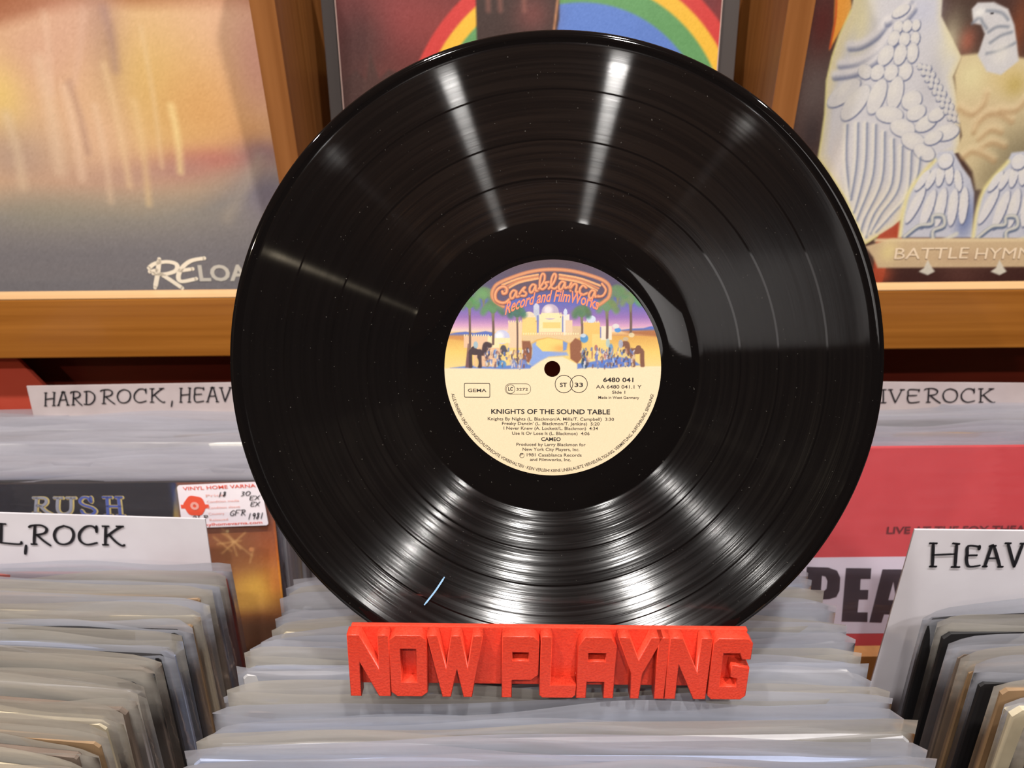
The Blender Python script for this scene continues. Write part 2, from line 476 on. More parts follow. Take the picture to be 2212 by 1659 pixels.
A.C = (A.C * .88 + A.C.mean(1, keepdims=True) * .12) * .95
A.grain(2.5)
art_left = A.build('printed_art', M['print'], e)
def L2(px): return [pl.px(*p) for p in px]
def zq(ox, oy, k): return lambda P: [(ox + x / k, oy + y / k) for x, y in P]
q = zq(0, 0, 2.592)
st = [q([(835, 1500), (870, 1475), (940, 1465), (990, 1480), (985, 1515), (920, 1535), (860, 1530)]), q([(893, 1450), (885, 1530), (870, 1610)]), q([(905, 1535), (960, 1570), (1022, 1612)]),
      q([(1145, 1445), (1070, 1460), (1020, 1500), (1000, 1550), (1020, 1575), (1100, 1560)]), q([(1010, 1515), (1080, 1505)]), q([(840, 1520), (880, 1512)])]
M['ink_cream'] = mat('cream_print', lc(228, 216, 196), .5)
M['ink_outline'] = mat('pale_grey_print', lc(184, 178, 168), .5)
d = link('printed_lettering', ribbons([L2(s) for s in st], .0036, .5), M['ink_cream'], e); d.location.z = .0006
a0 = pl.px(432, 606); a1 = pl.px(560, 606); top = pl.px(432, 572)
tm = text_mesh('LOAD', (top[1] - a0[1]) / .72, 'LEFT', bold=.03, width=(a1[0] - a0[0]) * 1.12)
d = link('printed_lettering', tm, M['ink_outline'], e); d.location = (a0[0], a0[1], .0006)

# --- middle cover: rainbow print in a dark mount
RX0, RX1 = 724, 1560
yb = YR + .026
plr = cover_plane(0, yb, CZ, LEAN)
xa = plr.px(RX0, 0)[0]; xb = plr.px(RX1, 0)[0]; Wm = xb - xa
plr = cover_plane((xa + xb) / 2, yb, CZ, LEAN); pl = plr
e = cover_empty('album_cover', 'album cover with a rainbow on dark red sky, mid shelf behind the black record', 'record cover', pl)
card_cover(e, pl, Wm, Wm, .004, M['card_edge'])
mo = link('plastic_mount', box_mesh(plr.px(690, 0)[0], plr.px(1602, 0)[0], -.001, Wm + .012, -.0065, -.0045, .0005), M['slate'], e)
mo['label'] = 'dark grey plastic border sleeve'
A = Art(pl, -Wm / 2, Wm / 2, 0, Wm, .0011, (92, 44, 42))
for (u, v, ru, rv, c, a) in [(860, 30, 120, 80, (140, 62, 62), .8), (780, 90, 60, 80, (70, 44, 42), .8), (960, 60, 80, 60, (140, 60, 56), .6), (760, 200, 60, 90, (72, 52, 48), .8), (1440, 20, 120, 90, (176, 56, 56), .9),
                             (1530, 10, 30, 70, (90, 44, 48), .7), (1500, 110, 50, 60, (180, 60, 56), .7), (840, 170, 60, 40, (104, 56, 50), .5)]:
    A.blob(u, v, ru, rv, c, a)
# rainbow: one arc, bands of differing radius
Rc = pl.px(1255, 330); kk = pl.px(1256, 330)[0] - Rc[0]
Rr = np.hypot(A.X - Rc[0], (A.Y - Rc[1]) * .97) / kk
an = np.arctan2(A.Y - Rc[1], A.X - Rc[0])
Rr = Rr + 8 * np.cos(an)
for r1, c in [(378, (196, 62, 58)), (350, (226, 176, 60)), (322, (96, 146, 92)), (284, (92, 122, 190)), (215, (120, 120, 160))]:
    A.mix(np.clip((r1 - Rr) / 5 + .5, 0, 1) * (A.Y > Rc[1] - .01), c)
A.poly([(1018, -400), (1030, 88), (1040, 125), (1195, 110), (1208, 40), (1212, -400)], (62, 46, 42), .001)
A.blob(1150, 30, 40, 40, (108, 62, 58), .9)
for u in (1052, 1078, 1130): A.line([(u, -60), (u + 3, 22)], .0035, (150, 96, 84), .002, .6)
A.line([(1212, -60), (1196, 70), (1192, 100)], .0015, (226, 160, 110), .001, .8)
A.poly([(724, 300), (740, 180), (770, 150), (790, 175), (800, 115), (812, 150), (820, 170), (840, 150), (900, 170), (900, 400), (724, 400)], (70, 48, 44), .0015, .8)
A.grain(3)
A.build('printed_art', M['print'], e)
M['edge_pale'] = mat('pale_cut_edge', lc(190, 160, 150), .4)
for x in (-Wm / 2 - .0005, Wm / 2 - .0003):
    link('cover_edge', box_mesh(x, x + .0008, 0, Wm, -.004, .0004), M['edge_pale'], e)

# --- right cover: pale stone bird of prey relief, lettered plinth
q3 = zq(1560, 0, 2.592)
plx = cover_plane(0, yb, CZ, LEAN)
pl = cover_plane(pR1 + .004 + W / 2, yb, CZ, LEAN); ple = pl
e = cover_empty('album_cover', 'album cover with a pale carved winged bird on dark ground, right of shelf', 'record cover', pl)
card_cover(e, pl, W, W, .004, M['card_edge'])
A = Art(pl, -W / 2, W / 2, 0, W, .0008, (74, 50, 44))
def P3(*p): return q3(list(p))
def blob3(x, y, rx, ry, c, a, rot=0): A.blob(1560 + x / 2.592, y / 2.592, rx / 2.592, ry / 2.592, c, a, rot)
def ell3(x, y, rx, ry, c, rot=0, soft=.15, a=1.0): A.ell(1560 + x / 2.592, y / 2.592, rx / 2.592, ry / 2.592, c, rot, soft, a)
blob3(520, 520, 120, 260, (104, 90, 86), .8); blob3(560, 120, 90, 160, (88, 30, 24), .9); blob3(1360, 120, 120, 140, (80, 66, 56), .8); blob3(1370, 230, 50, 70, (170, 96, 76), .8)
blob3(1660, 160, 60, 200, (128, 70, 44), .8); blob3(500, 760, 60, 120, (60, 48, 48), .8)
A.poly(P3((640, -200), (700, -200), (725, 40), (700, 110), (640, 210), (600, 280), (625, 130)), (238, 158, 60), .001)
A.line(P3((640, -50), (635, 100), (603, 270)), .0014, (200, 76, 30), .0006)
A.poly(P3((860, 1350), (880, 1300), (990, 1230), (1010, 1340), (1690, 1340), (1690, 1600), (840, 1600)), (170, 62, 40), .001)
A.poly(P3((920, 1490), (1800, 1480), (1800, 1640), (880, 1640)), (66, 38, 34), .001)
blob3(890, 1540, 60, 50, (176, 78, 50), .8); blob3(1330, 1540, 120, 60, (96, 60, 52), .6)
wing = P3((800, -300), (720, 60), (655, 200), (615, 320), (585, 450), (575, 640), (555, 780), (538, 885), (600, 965), (690, 1110), (760, 1270), (800, 1365), (870, 1320), (950, 1270), (1000, 1230), (1060, 1050), (1180, 900), (1330, 850), (1330, 620), (1290, 430), (1340, 320), (1270, 180), (1225, 90), (1250, -300))
A.poly(wing, (222, 208, 170), .0008)
inner = P3((880, -300), (770, 110), (690, 250), (640, 420), (600, 600), (575, 860), (640, 980), (790, 1330), (950, 1250), (1050, 1050), (1180, 890), (1300, 830), (1310, 640), (1270, 430), (1310, 330), (1240, 180), (1210, 90), (1230, -300))
A.poly(inner, (206, 202, 204), .004)
for b in [(780, 120, 60, 160, (226, 214, 168), .8), (1120, 60, 100, 90, (196, 196, 210), .8), (1270, 250, 60, 140, (226, 216, 180), .7), (1180, 440, 60, 130, (186, 182, 186), .7), (640, 900, 60, 160, (222, 208, 196), .6), (880, 1150, 120, 120, (216, 204, 184), .6)]:
    blob3(*b)
SH = (104, 110, 138); LT = (214, 209, 206)
def feather(x, y, rx, ry, rot, c=LT, d=5):
    rx *= 1.03; ry *= 1.03
    ell3(x + d * .5, y + d, rx + 4, ry + 4, SH, rot, .10, .85); ell3(x, y, rx, ry, c, rot, .10); ell3(x - rx * .2, y - ry * .25, rx * .6, ry * .5, (226, 220, 210), rot, .8, .5)
# sweeping plumes on the leading edge
for P in [((930, 130), (860, 210), (780, 260), (720, 268)), ((960, 160), (900, 270), (780, 350), (665, 370)), ((975, 240), (880, 330), (760, 410), (635, 432)), ((1050, 20), (1000, 90), (930, 130)), ((1070, 60), (1020, 120), (980, 150))]:
    A.line(P3(*P), .0062, SH, .0012, .8); A.line(P3(*[(x - 6, y - 18) for x, y in P]), .0058, (224, 218, 216), .002, .9)
for f in [(1000, 60, 50, 26, .5), (985, 150, 26, 32, 0), (1035, 145, 26, 30, 0), (1085, 140, 22, 28, 0), (960, 215, 30, 40, -.3), (1020, 220, 30, 34, 0), (1080, 215, 24, 34, .1),
          (915, 310, 38, 54, -.5), (995, 305, 34, 52, -.1), (1065, 295, 30, 50, .1), (800, 400, 42, 34, -.6), (868, 405, 36, 40, -.5), (945, 405, 36, 42, -.3), (1025, 400, 36, 44, -.1),
          (680, 520, 46, 100, -.9), (745, 575, 50, 104, -.6), (865, 540, 44, 92, -.25), (968, 520, 42, 84, -.05), (935, 640, 76, 42, -.15), (1060, 560, 54, 50, .2), (1010, 715, 72, 44, -.3), (1085, 630, 52, 40, .4),
          (1140, 690, 60, 38, .5), (1070, 790, 72, 42, -.4), (1200, 640, 46, 34, .5), (1255, 740, 66, 42, .2), (1130, 850, 66, 38, -.5), (1180, 770, 50, 34, .4)]:
    feather(*f)
for i in range(9):
    for j in range(3):
        feather(1105 + i * 21 + j * 26, 370 + i * 36 + j * 6, 13, 16, .3, (200, 196, 196), 4)
# long primaries
prim = [((700, 700), (695, 900), (715, 1100)), ((760, 690), (752, 920), (720, 1120)), ((810, 690), (800, 940), (745, 1170), (725, 1190)), ((860, 700), (845, 980), (770, 1190), (750, 1240)), ((910, 740), (895, 1010), (800, 1220), (775, 1300)),
        ((960, 780), (950, 1030), (850, 1200), (805, 1330)), ((1010, 820), (990, 1050), (890, 1200), (830, 1310)), ((1060, 850), (1040, 1080), (950, 1200), (860, 1300)), ((1110, 880), (1090, 1000), (1020, 1150))]
for P in prim:
    A.line(P3(*P), .0016, (110, 120, 150), .0006, .9); A.line(P3(*[(x + 9, y) for x, y in P]), .0012, (150, 150, 160), .001, .5); A.line(P3(*[(x - 14, y) for x, y in P]), .0030, (234, 226, 208), .0015, .6)
A.line(wing[1:13], .0016, (236, 226, 150), .0008, .8, smooth=False)
# breast and head
A.poly(P3((1300, 420), (1340, 310), (1430, 300), (1650, 320), (1720, 330), (2400, 330), (2400, 1100), (1420, 1060), (1400, 960), (1310, 840), (1340, 760), (1310, 600)), (212, 192, 150), .0015)
for b in [(1400, 420, 90, 90, (226, 214, 166), .8), (1600, 430, 110, 80, (214, 190, 132), .8), (1660, 900, 160, 200, (120, 110, 86), .8), (1500, 1000, 90, 110, (150, 136, 104), .7), (1640, 480, 60, 60, (176, 150, 70), .5), (1480, 640, 140, 60, (206, 178, 140), .6)]:
    blob3(*b)
for P in [((1330, 610), (1400, 640), (1460, 590), (1480, 530)), ((1410, 740), (1430, 690), (1490, 640), (1560, 640), (1620, 680)), ((1440, 780), (1500, 730), (1560, 740)), ((1450, 830), (1510, 800), (1580, 820)), ((1350, 880), (1400, 850), (1470, 870), (1520, 900)), ((1560, 620), (1640, 620), (1700, 560))]:
    A.line(P3(*P), .0040, (166, 128, 88), .0025, .7); A.line(P3(*[(x, y - 20) for x, y in P]), .0045, (236, 212, 170), .003, .6)
A.poly(P3((1430, 310), (1470, 190), (1450, 140), (1405, 130), (1398, 50), (1430, 15), (1520, 12), (1600, 50), (1635, 140), (1650, 250), (1660, 340), (1560, 420), (1480, 400)), (206, 202, 202), .001)
for P in [((1400, 130), (1440, 100), (1460, 130), (1480, 160)), ((1480, 60), (1560, 70), (1600, 110)), ((1500, 240), (1560, 200), (1620, 180)), ((1480, 300), (1560, 280), (1640, 240)), ((1490, 180), (1540, 150), (1600, 150))]:
    A.line(P3(*P), .0022, (124, 130, 142), .0012, .8)
blob3(1440, 70, 30, 24, (236, 232, 226), .9); blob3(1560, 300, 50, 60, (226, 220, 210), .7)
ell3(1510, 75, 9, 7, (70, 66, 70))
# feathered legs
for dx, dy in ((0, 0), (410, 5)):
    def T(*p): return P3(*[(x + dx, y + dy) for x, y in p])
    A.poly(T((985, 1330), (1010, 1180), (1050, 1060), (1110, 980), (1180, 910), (1210, 850), (1290, 840), (1340, 930), (1390, 1000), (1410, 1080), (1400, 1330)), (196, 196, 206), .001)
    A.line(T((995, 1320), (1015, 1180), (1060, 1050), (1190, 900)), .0034, (236, 222, 150), .0015, .8)
    blob3(1360 + dx, 1220, 50, 110, (96, 112, 160), .8)
    for (x, y, rx, ry, r) in [(1120, 1010, 20, 60, -.5), (1170, 1000, 20, 60, -.35), (1220, 980, 22, 60, 0), (1270, 970, 22, 60, .2), (1320, 1010, 20, 60, .3), (1080, 1150, 24, 100, -.35), (1150, 1170, 26, 105, -.2), (1220, 1160, 28, 105, -.05), (1290, 1160, 26, 100, .05), (1350, 1150, 24, 100, .1), (1250, 900, 40, 40, 0)]:
        feather(x + dx, y + dy, rx, ry, r, (218, 214, 214), 6)
    A.line(T((1020, 1330), (1100, 1270), (1170, 1260), (1180, 1215), (1235, 1215), (1240, 1270), (1180, 1300), (1185, 1370)), .0045, (90, 104, 130), .001); A.line(T((1020, 1322), (1100, 1262), (1170, 1252), (1180, 1208), (1235, 1208), (1240, 1262), (1180, 1292), (1185, 1362)), .0028, (206, 204, 196), .0008)
    A.line(T((1230, 1350), (1310, 1310)), .004, (206, 204, 196), .001)
A.poly(P3((800, 1380), (950, 1335), (2200, 1335), (2200, 1490), (870, 1500), (845, 1440)), (202, 176, 140), .001)
A.line(P3((860, 1345), (2200, 1342)), .003, (222, 200, 160), .001, .9)
blob3(930, 1410, 50, 60, (232, 214, 150), .7); blob3(1400, 1440, 200, 40, (186, 156, 126), .6)
for dx in (0, 402):
    A.poly(P3((1100 + dx, 1520), (1130 + dx, 1500), (1150 + dx, 1455), (1175 + dx, 1500), (1190 + dx, 1520), (1150 + dx, 1540)), (214, 206, 190), .0006)
A.C *= .93
A.grain(3)
A.build('printed_art', M['print'], e)
for txt, xa_, xb_ in (('BATTLE', 960, 1370), ('HYMNS', 1410, 1780)):
    a0 = pl.px(*q3([(xa_, 1450)])[0]); a1 = pl.px(*q3([(xb_, 1450)])[0]); tp = pl.px(*q3([(xa_, 1385)])[0])
    for off, mm, zz in ((.0005, 'ink_relief_dark', .0005), (0, 'ink_relief_light', .0008)):
        M.setdefault('ink_relief_dark', mat('carved_shadow_print', lc(164, 136, 112), .5)); M.setdefault('ink_relief_light', mat('carved_light_print', lc(220, 200, 172), .5))
        d = link('printed_lettering', text_mesh(txt, (tp[1] - a0[1]) / .72, 'LEFT', width=a1[0] - a0[0]), M[mm], e)
        d.location = (a0[0] + off, a0[1] - off, zz)

# ------------------------------------------------------------------ albums in the bins
def bag_mesh(w_, h_, t, seed, amp=1.0, hf=1.0):
    """open-topped plastic sleeve: a front and a back film joined along sides and bottom, wavy at the top"""
    r = random.Random(seed)
    nx = 44
    zs = [0, .10, .18, .24, .272, .288, .298, .306, .311, .3145, h_]
    zs = [z * h_ / .325 if z != h_ else h_ for z in zs]
    ph = [r.uniform(0, 6.28) for _ in range(8)]
    k1, k2 = r.uniform(7, 14), r.uniform(18, 30)
    vs, fs = [], []
    def wob(x, z, side):
        s_ = math.exp(-(h_ - z) / .028) * amp
        e_ = max(0, 1 - (2 * abs(x) / w_) ** 8)
        return s_ * e_ * (.0021 * math.sin(k1 * x * 2.6 + ph[side]) + .0011 * math.sin(k2 * x * 2.4 + ph[side + 2])) + s_ * .0011 * math.sin(6 * x * 3 + ph[6])
    for side in (0, 1):
        for z in zs:
            for i in range(nx + 1):
                x = -w_ / 2 + w_ * i / nx
                e_ = max(0, 1 - (2 * abs(x) / w_) ** 10)
                y = (-1 if side == 0 else 1) * t / 2 * e_ * min(1, z / .01 + .02) + wob(x, z, side)
                zz = z
                tf = max(0, (z - .3 * h_) / (.7 * h_)) ** 6
                zz += tf * (hf * (.0026 * math.sin(k1 * x * 1.6 + ph[4 + side]) + .0010 * math.sin(k2 * x * 2.1 + ph[5])) - (.0028 if side == 0 else 0) - .006 * max(0, abs(2 * x / w_) - .94) / .06 * r.uniform(.2, .9))
                vs.append((x, y, zz))
    row = nx + 1; off = len(zs) * row
    for side in (0, 1):
        b = side * off
        for j in range(len(zs) - 1):
            for i in range(nx):
                f = (b + j * row + i, b + j * row + i + 1, b + (j + 1) * row + i + 1, b + (j + 1) * row + i)
                fs.append(f if side == 0 else f[::-1])
    for j in range(len(zs) - 1):
        fs.append((j * row, (j + 1) * row, off + (j + 1) * row, off + j * row))
        fs.append((j * row + nx, off + j * row + nx, off + (j + 1) * row + nx, (j + 1) * row + nx))
    return pydata('bag', vs, fs, True)
def worn_card(w_, h_, t, seed):
    """cardboard cover with softly worn corners, an open slit on the right hand side"""
    r = random.Random(seed)
    c = [r.uniform(.001, .004) for _ in range(4)]
    out = [(-w_ / 2 + c[0], 0), (w_ / 2 - c[1], 0), (w_ / 2, c[1]), (w_ / 2 + .0003, h_ * .5), (w_ / 2, h_ - c[2]), (w_ / 2 - c[2], h_), (0, h_ + .0006), (-w_ / 2 + c[3], h_), (-w_ / 2, h_ - c[3]), (-w_ / 2, c[0])]
    n = len(out)
    ys = [-t / 2, -t / 2 + .0007, t / 2 - .0007, t / 2]; ins = [.0006, 0, 0, .0006]
    vs = []
    for y, k in zip(ys, ins):
        for x, z in out:
            vs.append((x * (1 - k * 6), y, z - (k if z > h_ / 2 else -k)))
    fs = [tuple(range(n)), tuple(range(4 * n - 1, 3 * n - 1, -1))]
    for j in range(3):
        for i in range(n):
            fs.append((j * n + i, (j + 1) * n + i, (j + 1) * n + (i + 1) % n, j * n + (i + 1) % n))
    return pydata('card', vs, fs)
card_cols = [('cream', (206, 192, 164)), ('dark brown', (78, 60, 48)), ('slate blue', (96, 104, 128)), ('pale grey', (176, 174, 176)), ('black', (28, 26, 28)), ('white', (222, 218, 214)), ('tan', (150, 120, 88)), ('dusty red', (150, 78, 72)), ('grey brown', (120, 104, 92)), ('silver blue', (150, 158, 182))]
card_m = {n: noise_mat('card_' + n.replace(' ', '_'), lc(*[int(v * .86) for v in c]), lc(*c), (40, 40, 40), .6) for n, c in card_cols}
ORD = ['front-most', 'second', 'third', 'fourth', 'fifth', 'sixth', 'seventh', 'eighth', 'ninth', 'tenth', 'eleventh', 'twelfth', 'thirteenth', 'fourteenth', 'fifteenth', 'sixteenth', 'seventeenth', 'eighteenth', 'nineteenth', 'twentieth', 'twenty-first', 'twenty-second', 'twenty-third', 'twenty-fourth']
def album(xc, ytop, ztop_, lean, yaw, colname, seed, binname, k, film='film', w_=.325, h_=.325, t=.0052, amp=1.0, lift=0.0):
    ld = Vector((0, math.sin(lean), math.cos(lean)))
    top = Vector((xc, ytop, ztop_))
    rot = Matrix.Rotation(yaw, 3, 'Z')
    base = top - rot @ ld * h_
    o = empty('record_album', f'{colname} album in clear sleeve, {ORD[k]} from the front of the {binname} bin', 'record album', base, (-lean, 0, yaw), f'sleeved albums in the {binname} bin')
    dz = random.Random(seed + 5).uniform(.006, .014) - lift
    link('cardboard_cover', worn_card(.314, .314, .0034, seed), card_m[colname], o).location = (random.Random(seed).uniform(-.003, .003), 0, h_ - dz - .314)
    link('plastic_sleeve', bag_mesh(w_, h_, t, seed * 3 + 1, amp), M[film], o)
    return o

# centre bin: tops run from near the camera to behind the record
def zrow(Y): return EYE.z - .305 - .31 * (Y - .2)
ys = [.188]
rr = random.Random(3)
while ys[-1] < .352: ys.append(ys[-1] + rr.uniform(.0078, .0120))
pal = ['pale grey', 'cream', 'silver blue', 'pale grey', 'slate blue', 'silver blue', 'grey brown', 'cream', 'pale grey', 'slate blue', 'silver blue', 'pale grey', 'cream', 'white', 'tan', 'pale grey', 'silver blue', 'slate blue', 'cream', 'pale grey', 'tan', 'grey brown']
for k, Y in enumerate(ys):
    tt = (Y - .19) / .165
    xc = .0150 + .010 * tt + rr.uniform(-.0025, .0025)
    album(xc, Y, zrow(Y) + rr.uniform(-.002, .002) - (.0035 if .225 < Y < .26 else 0), math.radians(10 + 4 * tt), math.radians(rr.uniform(-.8, .8)), pal[k % len(pal)], 100 + k, 'middle', k, 'film' if k % 3 else 'film_warm')
# front-left bin
ys = [.196]
while ys[-1] < .364: ys.append(ys[-1] + rr.uniform(.0085, .0125))
pal = ['cream', 'grey brown', 'tan', 'cream', 'grey brown', 'pale grey', 'black', 'grey brown', 'black', 'silver blue', 'black', 'tan', 'cream', 'tan', 'grey brown', 'slate blue', 'dusty red', 'cream', 'tan']
for k, Y in enumerate(ys):
    tt = (Y - .196) / .18
    yaw = math.radians(-7 * (1 - tt) + rr.uniform(-.6, .6))
    xr_ = -.181 + rr.uniform(-.002, .002)
    album(xr_ - .1625 * math.cos(yaw), Y - math.sin(yaw) * -.1625 if 0 else Y + .1625 * abs(math.sin(yaw)), EYE.z - .302 - .31 * (Y - .2) + rr.uniform(-.002, .002), math.radians(8), yaw, pal[k % len(pal)], 200 + k, 'front left', k, 'film_warm' if k < 8 or k % 2 else 'film', lift=.002)
# front-right bin
ys = [.198]
while ys[-1] < .304: ys.append(ys[-1] + rr.uniform(.010, .0145))
pal = ['black', 'grey brown', 'black', 'cream', 'tan', 'black', 'tan', 'grey brown', 'black', 'black', 'grey brown']
for k, Y in enumerate(ys):
    album(.229 + .1625 + rr.uniform(-.002, .002), Y, EYE.z - .302 - .25 * (Y - .2) + rr.uniform(-.002, .002), math.radians(7), math.radians(rr.uniform(-1, 1) + 1.5), pal[k % len(pal)], 300 + k, 'front right', k, 'film' if k % 2 else 'film_warm', lift=.001)

# section dividers with handwriting
GL = {
 'H': [[(.0, 1), (.22, 1)], [(.11, 1), (.08, 0)], [(.0, 0), (.2, .0)], [(.1, .5), (.85, .56)], [(.8, 1.02), (1, 1)], [(.92, 1), (.86, .0)], [(.75, .0), (1, .0)]],
 'A': [[(-.05, 0), (.15, 0)], [(.05, 0), (.45, 1), (.5, 1)], [(.35, 1), (.68, 1.02)], [(.6, 1), (.95, 0)], [(.85, 0), (1.08, 0)], [(.22, .4), (.8, .42)]],
 'R': [[(-.05, .92), (.1, 1), (.55, 1.02), (.85, .85), (.75, .6), (.3, .5)], [(.25, .98), (.2, .0)], [(.08, 0), (.34, 0)], [(.35, .5), (.75, .15), (1.05, -.06)]],
 'D': [[(0, .98), (.5, 1), (.95, .72), (.95, .3), (.55, .0), (.0, .02)], [(.22, .97), (.2, .02)]],
 'O': [[(.5, 1), (.15, .85), (.0, .5), (.15, .12), (.5, 0), (.85, .14), (1, .5), (.88, .85), (.5, 1)]],
 'C': [[(.95, .82), (.7, 1), (.35, .95), (.05, .6), (.1, .2), (.45, .0), (.95, .1)], [(.93, 1.0), (.93, .68)]],
 'K': [[(0, 1), (.3, 1)], [(.16, 1), (.13, 0)], [(.02, 0), (.28, 0)], [(.95, .98), (.65, .8), (.2, .45)], [(.72, 1), (1.05, 1)], [(.35, .52), (.7, .15), (1.0, -.04), (1.12, .0)]],
 'E': [[(.95, .98), (.2, 1), (.12, .6), (.08, .3), (.25, .0), (.95, .06)], [(.12, .54), (.75, .56)], [(.95, 1.02), (.93, .86)]],
 'V': [[(-.08, 1), (.2, 1)], [(.05, 1), (.42, 0)], [(.42, .0), (.92, 1)], [(.8, 1), (1.1, 1)]],
 'Y': [[(0, 1), (.3, .6), (.5, .5)], [(1, 1), (.5, .4), (.3, -.1)]],
 'I': [[(0, 1), (1, 1)], [(.5, 1), (.5, 0)], [(0, 0), (1, 0)]],
 'L': [[(-.05, 1), (.3, 1)], [(.12, 1), (.1, .04)], [(.1, .03), (.9, 0), (1, .12)]],
 ',': [[(.6, .25), (.5, -.2)]],
 'S': [[(.95, .85), (.5, 1), (.1, .78), (.5, .5), (.9, .25), (.5, 0), (.05, .12)]],
 'P': [[(-.05, .92), (.1, 1), (.55, 1.02), (.85, .85), (.75, .6), (.3, .5)], [(.25, .98), (.2, .0)]], 'G': [[(.95, .82), (.6, 1), (.1, .6), (.2, .1), (.7, 0), (.95, .3), (.6, .4)]],
 'M': [[(0, 0), (.1, 1), (.5, .3), (.9, 1), (1, 0)]], 'T': [[(0, 1), (1, 1)], [(.5, 1), (.5, 0)]],
}
def handwrite(e, pl, words, width, z=.0007, slant=0.0):
    st = []
    for txt, u0, v0, u1, v1, hpx in words:      # baseline from (u0,v0) to (u1,v1)
        n = len(txt); step = 1.0 / n
        for i, ch in enumerate(txt):
            for s_ in GL[ch]:
                P = []
                for x, y in s_:
                    t = (i + x * .80) * step
                    u = u0 + (u1 - u0) * t + y * slant * hpx; v = v0 + (v1 - v0) * t - y * hpx
                    P.append(pl.px(u, v))
                st.append(P)
    d = link('handwriting', ribbons(st, width), M['ink'], e); d.location.z = z
    return d
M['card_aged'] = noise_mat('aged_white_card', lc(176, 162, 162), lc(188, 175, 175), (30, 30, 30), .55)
def divider(label, Y, u_left, u_right, v_tl, v_tr, lean, words, inkw, down=.22, z=.0):
    """white card: measured top corners on a leaning plane at depth Y"""
    n = Vector((0, -math.cos(lean), math.sin(lean)))
    a = hit(u_left, v_tl, Vector((0, Y, EYE.z - .31)), n); b = hit(u_right, v_tr, Vector((0, Y, EYE.z - .31)), n)
    ex = (b - a).normalized(); ey = n.cross(ex).normalized()
    pl = Plane(a - ey * down, ex, ey)
    wd = (b - a).length
    e = cover_empty('section_divider', label, 'divider card', pl)
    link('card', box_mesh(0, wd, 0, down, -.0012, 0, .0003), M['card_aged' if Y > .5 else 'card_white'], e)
    handwrite(e, pl, words, inkw)
    return e, pl
divider('white card lettered ROCK standing at back of the front left bin', .389, -330, 443, 1098, 1121, math.radians(8),
        [('L', -2, 1172, 60, 1175, 42), (',', 46, 1187, 70, 1187, 40), ('ROCK', 66, 1174, 275, 1176, 40)], .0016)
divider('white card lettered HEAVY standing behind the front right bin albums', .332, 1976, 2760, 1144, 1152, math.radians(6),
        [('H', 2008, 1222, 2086, 1224, 50), ('E', 2084, 1222, 2124, 1223, 44), ('A', 2124, 1222, 2170, 1223, 44), ('V', 2174, 1222, 2220, 1223, 50), ('Y', 2232, 1223, 2270, 1223, 44)], .0016)
divider('white card lettered HARD ROCK in the back left bin below the shelf rail', .578, 57, 640, 834, 824, math.radians(12),
        [('HARD', 97, 876, 211, 872, 28), ('ROCK', 219, 871, 360, 867, 29), (',', 362, 872, 384, 872, 26), ('HEAVY', 389, 868, 535, 866, 30)], .0011)
divider('white card lettered ROCK in the back right bin below the shelf rail', .578, 1500, 2420, 822, 829, math.radians(12),
        [('PROGRESS', 1560, 868, 1900, 868, 28), ('I', 1902, 869, 1916, 869, 28), ('VE', 1921, 869, 1994, 869, 28), ('ROCK', 1998, 868, 2152, 868, 29)], .0011)

# back-left bin
XBL = -.1855 - .1625
M['film_b'] = film_mat('sleeve_film_back_bins', lc(196, 194, 202), .66)
pal = ['black', 'slate blue', 'pale grey', 'cream', 'pale grey', 'white', 'grey brown', 'pale grey', 'cream']
ys = [.4785]
while ys[-1] < .56: ys.append(ys[-1] + rr.uniform(.0085, .0125))
for k, Y in enumerate(ys):
    album(XBL + rr.uniform(-.002, .002), Y, EYE.z - .366 + rr.uniform(-.002, .002) + .03 * (Y - .47), math.radians(15.5), math.radians(rr.uniform(-.4, .4)), pal[k % len(pal)], 400 + k, 'back left', k, 'film_b')
ys = [.452]
pal = ['silver blue', 'slate blue', 'grey brown', 'dusty red', 'pale grey', 'grey brown', 'tan', 'grey brown', 'cream', 'tan']
while ys[-1] < .56: ys.append(ys[-1] + rr.uniform(.0095, .0135))
for k, Y in enumerate(ys[1:]):
    album(.215 + .1625 + rr.uniform(-.002, .002), Y, EYE.z - .366 + rr.uniform(-.002, .002) + .03 * (Y - .47), math.radians(15.5), math.radians(rr.uniform(-.4, .4)), pal[k % len(pal)], 500 + k, 'back right', k, 'film_b')

# facing album of the back-left bin: dark panel with four letters, orange glow, shop sticker
L15 = math.radians(15.5)
def facing(xl, Y, vtop, utop, w_=.314):
    n = Vector((0, -math.cos(L15), math.sin(L15)))
    t = hit(utop, vtop, Vector((0, Y, EYE.z - .366)), n)
    ey = Vector((0, math.sin(L15), math.cos(L15)))
    b = t - ey * w_
    return Plane((xl + w_ / 2, b.y, b.z), (1, 0, 0), ey)
n15 = Vector((0, -math.cos(L15), math.sin(L15)))
xr = hit(598, 1160, Vector((0, .468, EYE.z - .366)), n15).x
pl = facing(xr - .314, .468, 1042, 400)
e = cover_empty('album_cover', 'album cover with dark lettered panel and orange glow, facing front of back left bin', 'record cover', pl)
card_cover(e, pl, .314, .314, .004, card_m['black'])
A = Art(pl, -.157, .157, 0, .314, .0011, (150, 84, 54))
A.poly([(300, 1000), (700, 1000), (700, 1130), (300, 1130)], (132, 78, 60), .004)
for b in [(560, 1180, 70, 40, (160, 84, 52), .8), (590, 1215, 40, 60, (196, 104, 44), .8), (500, 1180, 60, 50, (150, 96, 50), .8), (560, 1270, 80, 50, (250, 196, 76), .98), (530, 1305, 60, 34, (240, 184, 80), .95), (600, 1260, 26, 40, (206, 116, 40), .7), (560, 1345, 60, 28, (120, 70, 30), .9)]:
    A.blob(*b)
